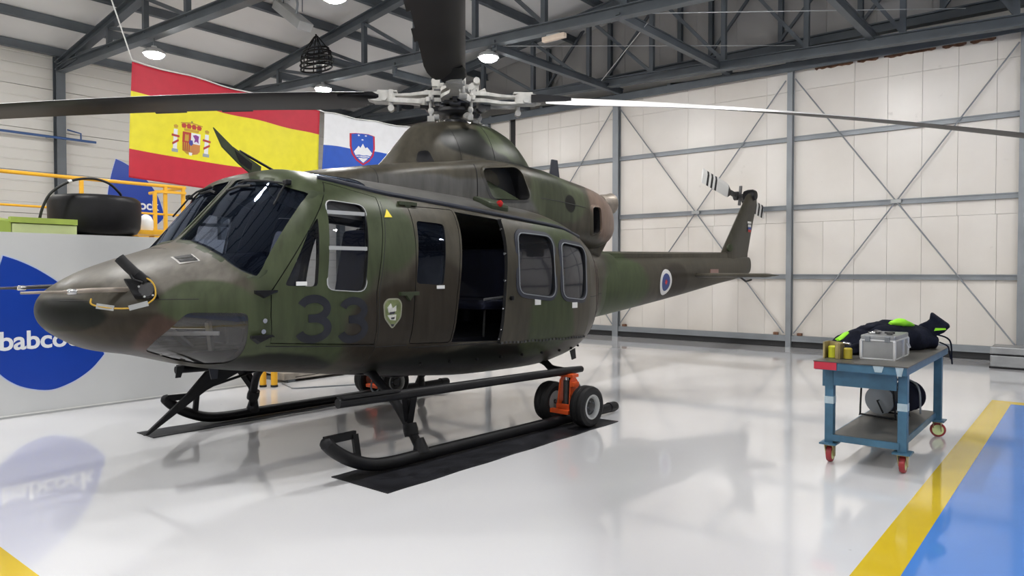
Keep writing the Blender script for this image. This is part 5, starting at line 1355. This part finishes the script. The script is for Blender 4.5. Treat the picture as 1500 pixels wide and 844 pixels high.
for sx in (-0.26, 0.2):
    for sy in (-0.25, 0.25): MB().bar((sx, sy, 0), (sx, sy, 2.15), 0.05, 0.05, (1, 0, 0)).build('leg', M['yellow'], wq)
# low equipment seen under the belly
M['dusty'] = mat('dusty_brown_grey_steel', (0.27, 0.245, 0.21), 0.6, 0, 0.3, 6)
lp = empty('loading_skid', (-6.75, -9.05, 0), 0, 'low grey steel frame on the floor, seen under the helicopter belly', 'frame')
MB().bb(-2.6, 0.85, -0.25, 0.02, 0.04, 0.14).build('side_beam', M['dusty'], lp, bevel=0.01)
MB().bb(-2.6, 0.85, -0.9, -0.72, 0.06, 0.14).build('side_beam', M['steel_pale'], lp, bevel=0.01)
MB().bb(-2.5, 0.8, -0.72, -0.25, 0.10, 0.13).build('deck_plate', M['dusty'], lp)
for x in (-2.4, -0.8, 0.65): MB().bb(x, x + 0.12, -0.85, 0.0, 0.0, 0.06).build('foot', M['steel'], lp)
MB().bb(-0.25, 0.75, -0.75, -0.30, 0.13, 0.45).build('crate', M['dusty'], lp, bevel=0.02)
MB().bb(-0.62, -0.30, -0.34, -0.05, 0.14, 0.42).build('motor_box', M['black'], lp, bevel=0.02)
for x, y in ((-5.54, -8.99), (-5.64, -8.87)):
    b = MB().lathe([(0.045, 0), (0.045, 0.45), (0.04, 0.5), (0.01, 0.51)], seg=16).build('yellow_bollard', M['yellow'], None, 40)
    b.location = (x, y, 0)
    tag(b, 'yellow post standing on the floor under the belly, ' + ('left one' if x > -5.6 else 'right one') + ' of two', 'post', 'yellow posts beyond the far skid')
    MB().lathe([(0.05, 0), (0.05, 0.03)], seg=16).build('rubber_foot', M['rubber'], b)
fc = MB().tube(arc_pts([(-5.87, -9.01, 0.01), (-5.85, -8.98, 0.01), (-5.75, -8.65, 0.01), (-5.72, -8.5, 0.01), (-6.0, -8.35, 0.01), (-6.6, -8.0, 0.01), (-7.2, -7.4, 0.01)], 5), 0.010, 8).build('floor_cable', M['steel_lt'], None, 60)
tag(fc, 'thin grey cable lying on the white floor beyond the far skid', 'cable')

# wall pipe, hanging duct, cage, emergency light
bp = MB().tube([(-0.5, -19.35, 4.84), (-7.36, -19.35, 4.83)], 0.03, 10).build('wall_pipe', M['bluepipe'], None, 40)
MB().tube([(-7.02, -19.35, 4.84), (-7.02, -19.35, 5.0), (-6.72, -19.35, 5.05)], 0.02, 8).build('pipe_branch', M['bluepipe'], bp, 40)
for x in (-6.35, -4.2, -2.3): MB().bar((x, -19.35, 4.84), (x, -19.6, 4.84), 0.03, 0.03).build('pipe_bracket', M['steel_lt'], bp)
tag(bp, 'blue pipe running along the left wall', 'pipe')
hd = empty('unit_heater', (-9.2, -13.6, 7.15), 0, 'grey sheet-metal duct hanging under the roof near the top edge', 'duct')
MB().bar((0, -0.55, 0.38), (0, 0.42, -0.30), 0.35, 0.20).build('duct_body', M['steel_pale'], hd, bevel=0.02)
MB().tube(arc_pts([(0.1, -0.05, 0.36), (0.12, 0.18, 0.42), (0.12, 0.30, 0.2), (0.1, 0.22, 0.0)], 5), 0.025, 10).build('duct_pipe', M['steel_lt'], hd, 40)
for y in (-0.4, 0.3): MB().tube([(0, y, 0.2 - y * 0.5), (0, y, 0.95)], 0.01, 6).build('hanger_wire', M['steel'], hd)
cg = empty('cage_basket', (-10.3, -14.35, 6.42), 0, 'black wire cage hanging from the truss left of the upright blade', 'cage')
for z, r in ((0.0, 0.50), (0.10, 0.52), (0.22, 0.50), (0.34, 0.47), (0.42, 0.40)):
    MB().tube([(r * 0.5 * math.cos(a), r * math.sin(a), z) for a in np.linspace(0, 2 * math.pi, 25)], 0.022, 6).build('cage_ring', M['black'], cg, 40)
for k in range(8):
    a = 2 * math.pi * k / 8
    MB().tube([(0.25 * math.cos(a), 0.5 * math.sin(a), 0.0), (0.24 * math.cos(a), 0.48 * math.sin(a), 0.3), (0.2 * math.cos(a), 0.40 * math.sin(a), 0.42), (0.02 * math.cos(a), 0.05 * math.sin(a), 0.75)], 0.014, 6).build('cage_bar', M['black'], cg, 40)
MB().tube([(0, 0, 0.72), (0, 0, 0.8)], 0.02, 8).build('cage_hook', M['black'], cg)
eg = MB().bb(-10.86, -10.76, -8.05, -7.55, 5.88, 5.97).build('emergency_light', mat('warm_white_diffuser', (0.75, 0.62, 0.5), 0.4), None, bevel=0.01)
MB().bb(-10.85, -10.77, -7.95, -7.65, 5.97, 6.02).build('light_base', M['steel_pale'], eg); tag(eg, 'small pale emergency light box under the truss chord', 'light')

# ================================================================ blue work trolley
tr = empty('work_trolley', (-7.2, -1.45, 0), 0, 'blue steel work trolley on red castors near the yellow line', 'trolley')
def tb_(name, mb, m, **k):
    for i, v_ in enumerate(mb.v): mb.v[i] = (v_[0] + 7.2, v_[1] + 1.45, v_[2])
    return mb.build(name, M[m], tr, **k)
top = tb_('top_frame', MB().bb(-8.2, -6.2, -1.80, -1.12, 0.795, 0.86), 'cart_blue', bevel=0.004)
M['worktop'] = mat('worn_dark_worktop', (0.10, 0.095, 0.085), 0.4, 0.1, 0.4, 5, 0.05, 30, rvar=0.1)
tb_('worktop', MB().bb(-8.21, -6.19, -1.81, -1.11, 0.86, 0.868), 'worktop')
tb_('red_tape', MB().bb(-6.199, -6.190, -1.805, -1.63, 0.80, 0.862), 'redtape'); tb_('red_tape', MB().bb(-6.6, -6.2, -1.806, -1.80, 0.80, 0.862), 'redtape')
for y0, y1, z0 in ((-1.36, -1.28, 0.81), (-1.20, -1.14, 0.79)):
    tb_('tape_patch', MB().prism([(-6.199, y0, 0.862), (-6.199, y1, 0.862), (-6.199, y1 - 0.015, z0), (-6.199, y0 + 0.015, z0)], (0.003, 0, 0)), 'tape')
for x in (-6.36, -7.98):
    for y in (-1.72, -1.17):
        wax = (0, 1, 0) if x > -7 else (1, 0.25, 0)
        tb_('leg', MB().bb(x - 0.036, x + 0.036, y - 0.034, y + 0.034, 0.17, 0.80), 'cart_blue', bevel=0.004)
        MBc = MB()
        tb_('castor_plate', MB().bb(x - 0.08, x + 0.08, y - 0.065, y + 0.065, 0.158, 0.172), 'cart_blue')
        tb_('castor_fork', MB().prism([(x - 0.05, y - 0.035, 0.158), (x + 0.05, y - 0.035, 0.158), (x - 0.01, y - 0.035, 0.05), (x - 0.04, y - 0.035, 0.05)], (0, 0.006, 0)).prism([(x - 0.05, y + 0.029, 0.158), (x + 0.05, y + 0.029, 0.158), (x - 0.01, y + 0.029, 0.05), (x - 0.04, y + 0.029, 0.05)], (0, 0.006, 0)).bb(x - 0.05, x + 0.05, y - 0.035, y + 0.035, 0.148, 0.158), 'brass')
        tb_('castor_wheel', MB().lathe([(0.05, -0.022), (0.066, -0.02), (0.07, -0.008), (0.07, 0.008), (0.066, 0.02), (0.05, 0.022)], (x - 0.02, y, 0.0705), wax, 24, closed=True), 'redwheel', smooth=40)
        tb_('castor_hub', MB().lathe([(0.052, -0.02), (0.052, 0.02)], (x - 0.02, y, 0.0705), wax, 20), 'limepale', smooth=40)
for x, y in ((-6.31, -1.72), (-6.31, -1.17)):
    tb_('leg_tape', MB().bb(x - 0.088, x - 0.012, y - 0.036, y + 0.036, 0.50, 0.56), 'tape')
tb_('front_panel', MB().bb(-6.33, -6.30, -1.68, -1.21, 0.66, 0.795), 'cart_blue')
tb_('side_box', MB().bb(-7.2, -6.42, -1.80, -1.76, 0.63, 0.79), 'cart_blue')
tb_('lower_shelf', MB().bb(-8.0, -6.34, -1.70, -1.19, 0.235, 0.245), 'worktop')
for a in ((-6.345, -6.315, -1.70, -1.19), (-8.02, -7.99, -1.70, -1.19), (-7.99, -6.345, -1.71, -1.68), (-7.99, -6.345, -1.21, -1.18)):
    tb_('shelf_rail', MB().bb(*a, 0.19, 0.243), 'cart_blue')
# aluminium case
ac = empty('aluminium_case', (-6.80, -1.40, 0.868), 0, 'ribbed aluminium transport case on the blue trolley', 'case')
MB().bb(-0.28, 0.24, -0.13, 0.125, 0.006, 0.165).build('case_body', M['alu'], ac, bevel=0.006)
MB().bb(-0.285, 0.245, -0.135, 0.13, 0.168, 0.205).build('case_lid', M['alu'], ac, bevel=0.008)
for z0, z1 in ((0.0, 0.012), (0.155, 0.17)):
    MB().bb(-0.288, 0.248, -0.138, 0.133, z0, z1).build('edge_profile', M['alu_lt'], ac, bevel=0.003)
for x, y in ((-0.28, -0.13), (-0.28, 0.125), (0.24, -0.13), (0.24, 0.125), (-0.06, 0.128), (-0.06, -0.132)):
    MB().bb(x - 0.014, x + 0.014, y - 0.012, y + 0.012, 0.01, 0.16).build('corner_profile', M['alu_lt'], ac, bevel=0.004)
for y in (-0.08, 0.07):
    MB().bb(0.245, 0.255, y - 0.02, y + 0.02, 0.15, 0.195).build('latch', M['steel_lt'], ac, bevel=0.003)
rgc = random.Random(5)
for k in range(9):
    MB().box((rgc.uniform(-0.2, 0.1), rgc.uniform(-0.09, 0.08), 0.213), (rgc.uniform(0.03, 0.08), rgc.uniform(0.02, 0.05), 0.016), Matrix.Rotation(rgc.uniform(0, 3), 3, 'Z')).build('lid_fitting', M['chrome'] if k % 2 else M['hubdark'], ac, bevel=0.004)
MB().tube([(-0.2, 0.145, 0.12), (-0.2, 0.16, 0.08), (-0.12, 0.16, 0.08), (-0.12, 0.145, 0.12)], 0.006, 6).build('handle', M['alu_lt'], ac)
# brass coloured fixture
fx_ = empty('clamp_fixture', (-6.46, -1.69, 0.868), 0, 'small brass-coloured bracket fixture with yellow insert at the trolley corner', 'fixture')
MB().bb(-0.10, 0.04, -0.11, -0.095, 0.0, 0.14).build('bracket_side', M['brass'], fx_, bevel=0.004)
MB().prism([(-0.10, -0.095, 0.0), (-0.10, 0.02, 0.0), (-0.10, 0.02, 0.13), (-0.10, -0.095, 0.14)], (0.012, 0, 0)).build('bracket_back', M['brass'], fx_)
MB().bb(0.035, 0.05, -0.01, 0.02, 0.0, 0.135).bb(-0.1, 0.05, 0.02, 0.03, 0.0, 0.13).build('bracket_post', M['brass'], fx_, bevel=0.004)
MB().lathe([(0.04, 0.0), (0.04, 0.09), (0.03, 0.1)], (-0.03, -0.045, 0.004), (0, 0, 1), 16).build('yellow_insert', mat('acid_yellow', (0.6, 0.62, 0.03), 0.45), fx_, 40)
MB().lathe([(0.035, 0.0), (0.035, 0.08), (0.025, 0.09)], (-0.02, 0.075, 0.004), (0, 0, 1), 16).build('yellow_insert', mat('amber_insert', (0.45, 0.36, 0.03), 0.45), fx_, 40)
MB().tube([(-0.06, 0.03, 0.13), (-0.03, 0.09, 0.125)], 0.012, 8).build('clamp_screw', M['chrome'], fx_)
# jacket
jk = empty('work_jacket', (-7.4, -1.5, 0.868), 0, 'dark navy work jacket with lime green patches heaped behind the aluminium case', 'jacket')
def jl(p): return (p[0] + 7.4, p[1] + 1.5, max(p[2] - 0.868, 0.0))
def lump(name, spine, rw, rh, m, seg=20, rough=0.012, seed=1):
    sp2 = arc_pts(spine, 6); n = len(sp2); rr = random.Random(seed)
    ph = [rr.uniform(0, 6) for _ in range(4)]
    rings = []
    for i, p in enumerate(sp2):
        t = i / (n - 1)
        a = sp2[max(0, i-1)]; b = sp2[min(n-1, i+1)]; d = (b - a).normalized()
        side = d.cross(V(0, 0, 1)).normalized()
        w_ = float(np.interp(t, np.linspace(0, 1, len(rw)), rw)); h_ = float(np.interp(t, np.linspace(0, 1, len(rh)), rh))
        r_ = []
        for k in range(seg):
            an = 2 * math.pi * k / seg
            e = rough * (math.sin(3 * an + 9 * t + ph[0]) + 0.8 * math.sin(5 * an - 17 * t + ph[1]) + 0.6 * math.sin(2 * an + 31 * t + ph[2]))
            q = p + side * math.cos(an) * (w_ + e) + V(0, 0, 1) * math.sin(an) * (h_ + e)
            r_.append(jl(q))
        rings.append(r_)
    return MB().loft(rings).build(name, m, jk, 60)
lump('jacket_body', [(-6.80, -1.84, 0.90), (-6.95, -1.74, 0.945), (-7.2, -1.62, 0.96), (-7.5, -1.50, 0.97), (-7.75, -1.38, 0.965), (-7.98, -1.24, 0.95)], [0.05, 0.12, 0.17, 0.2, 0.18, 0.10], [0.04, 0.10, 0.15, 0.165, 0.15, 0.08], M['navy'], rough=0.010)
lump('jacket_sleeve', [(-6.72, -1.74, 0.90), (-6.9, -1.65, 0.915), (-7.15, -1.62, 0.925), (-7.45, -1.42, 0.93)], [0.03, 0.06, 0.07, 0.07], [0.028, 0.05, 0.055, 0.06], M['navy'], rough=0.008, seed=4)
lump('jacket_sleeve', [(-6.9, -1.80, 0.98), (-7.1, -1.66, 1.055), (-7.35, -1.55, 1.095), (-7.6, -1.42, 1.09)], [0.04, 0.06, 0.065, 0.06], [0.03, 0.045, 0.05, 0.05], M['navy'], rough=0.008, seed=8)
COLR = [(-1.225, 1.22), (-1.155, 1.165), (-1.07, 1.10), (-1.072, 1.075), (-1.12, 1.02), (-1.24, 0.955), (-1.33, 0.93), (-1.33, 1.09), (-1.255, 1.13), (-1.235, 1.15)]
MB().prism([jl((-7.86, y, z)) for y, z in COLR], (-0.10, 0, 0)).build('jacket_collar', M['navy'], jk, bevel=0.02)
MB().prism([jl((-7.855, y, z)) for y, z in ((-1.19, 1.04), (-1.09, 1.055), (-1.095, 1.07), (-1.18, 1.068))], (0.006, 0, 0)).build('collar_patch', M['hivis'], jk)
lump('green_patch', [(-7.36, -1.47, 1.125), (-7.48, -1.41, 1.13), (-7.66, -1.34, 1.10)], [0.02, 0.06, 0.02], [0.012, 0.04, 0.014], M['hivis'], rough=0.002, seed=2)
lump('green_patch', [(-6.86, -1.80, 0.99), (-6.95, -1.745, 1.035), (-7.06, -1.68, 1.07)], [0.03, 0.04, 0.02], [0.01, 0.024, 0.012], M['hivis'], rough=0.002, seed=3)
MB().tube(arc_pts([jl((-7.95, -1.19, 1.0)), jl((-8.1, -1.12, 0.96)), jl((-8.15, -1.09, 0.90)), (-0.77, 0.415, -0.10), (-0.77, 0.42, -0.17)], 5), 0.008, 6).build('jacket_cord', M['navy'], jk, 40)
MB().tube(arc_pts([jl((-7.9, -1.15, 0.93)), jl((-8.0, -1.10, 0.89)), (-0.62, 0.415, -0.03), (-0.66, 0.42, -0.11)], 5), 0.007, 6).build('jacket_cord', M['navy'], jk, 40)
# cable reel on the lower shelf
cr_ = empty('cable_reel', (-7.45, -1.53, 0.246), math.radians(-12), 'grey cable reel in a bent tube frame on the lower trolley shelf', 'cable reel')
ax = V(1, 0.0, 0)
MB().lathe([(0.03, 0.10), (0.13, 0.10), (0.135, 0.105), (0.13, 0.115), (0.02, 0.118)], (0, 0, 0.16), (1, 0, 0), 30).build('reel_disc', M['steel_lt'], cr_, 40)
MB().lathe([(0.03, -0.115), (0.13, -0.115), (0.135, -0.108), (0.13, -0.10), (0.02, -0.10)], (0, 0, 0.16), (1, 0, 0), 30).build('reel_disc', M['steel_lt'], cr_, 40)
for k in range(8):
    x = -0.085 + 0.024 * k
    MB().tube([(x, 0.115 * math.cos(a), 0.16 + 0.115 * math.sin(a)) for a in np.linspace(0, 2 * math.pi, 25)], 0.012, 6).build('cable_turn', M['cable'], cr_, 60)
MB().tube([(-0.1, 0, 0.16), (0.15, 0, 0.16), (0.15, 0.05, 0.06), (0.17, 0.06, 0.06)], 0.008, 8).build('crank', M['black'], cr_, 40)
for x in (0.14, -0.14):
    MB().tube(arc_pts([(x, -0.15, 0.32), (x, -0.16, 0.03), (x, -0.14, 0.012), (x, 0.14, 0.012), (x, 0.16, 0.03), (x, 0.13, 0.30), (x, 0.10, 0.33), (x, -0.12, 0.335), (x, -0.15, 0.32)], 4), 0.009, 8).build('reel_frame', M['black'], cr_, 40)
MB().tube([(0.14, 0.0, 0.335), (-0.14, 0, 0.335)], 0.01, 8).build('reel_grip', M['rubber'], cr_, 40)
cr2 = empty('cable_drum', (-7.80, -1.40, 0.246), math.radians(-12), 'dark blue cable drum behind the grey reel on the trolley shelf', 'cable reel')
MB().lathe([(0.05, -0.07), (0.14, -0.07), (0.145, -0.06), (0.14, -0.05), (0.11, -0.05), (0.11, 0.05), (0.14, 0.05), (0.145, 0.06), (0.14, 0.07), (0.05, 0.07)], (0, 0, 0.155), (1, 0, 0), 30).build('drum_body', M['seat_blue'], cr2, 40)
MB().tube(arc_pts([(0.08, -0.15, 0.01), (0.08, -0.13, 0.26), (0.08, 0, 0.33), (0.08, 0.13, 0.26), (0.08, 0.15, 0.01)], 5), 0.009, 8).build('drum_frame', M['steel_lt'], cr2, 40)
# grey case by the wall
gc = empty('equipment_case', (-14.6, -0.55, 0), 0, 'flat grey equipment case on the floor by the back wall, cut by the right edge', 'case')
MB().bb(-0.3, 0.3, -0.8, 0.8, 0.02, 0.22).build('case_body', M['alu'], gc, bevel=0.015)
MB().bb(-0.3, 0.3, -0.8, 0.8, 0.235, 0.36).build('case_lid', M['alu'], gc, bevel=0.02)
MB().bb(-0.305, 0.305, -0.805, 0.805, 0.222, 0.234).build('case_seal', M['black'], gc)
MB().bb(0.30, 0.32, -0.32, -0.18, 0.19, 0.25).build('latch', M['black'], gc)
MB().bb(-0.31, 0.31, -0.81, 0.81, 0.0, 0.03).build('case_base', M['rubber'], gc)
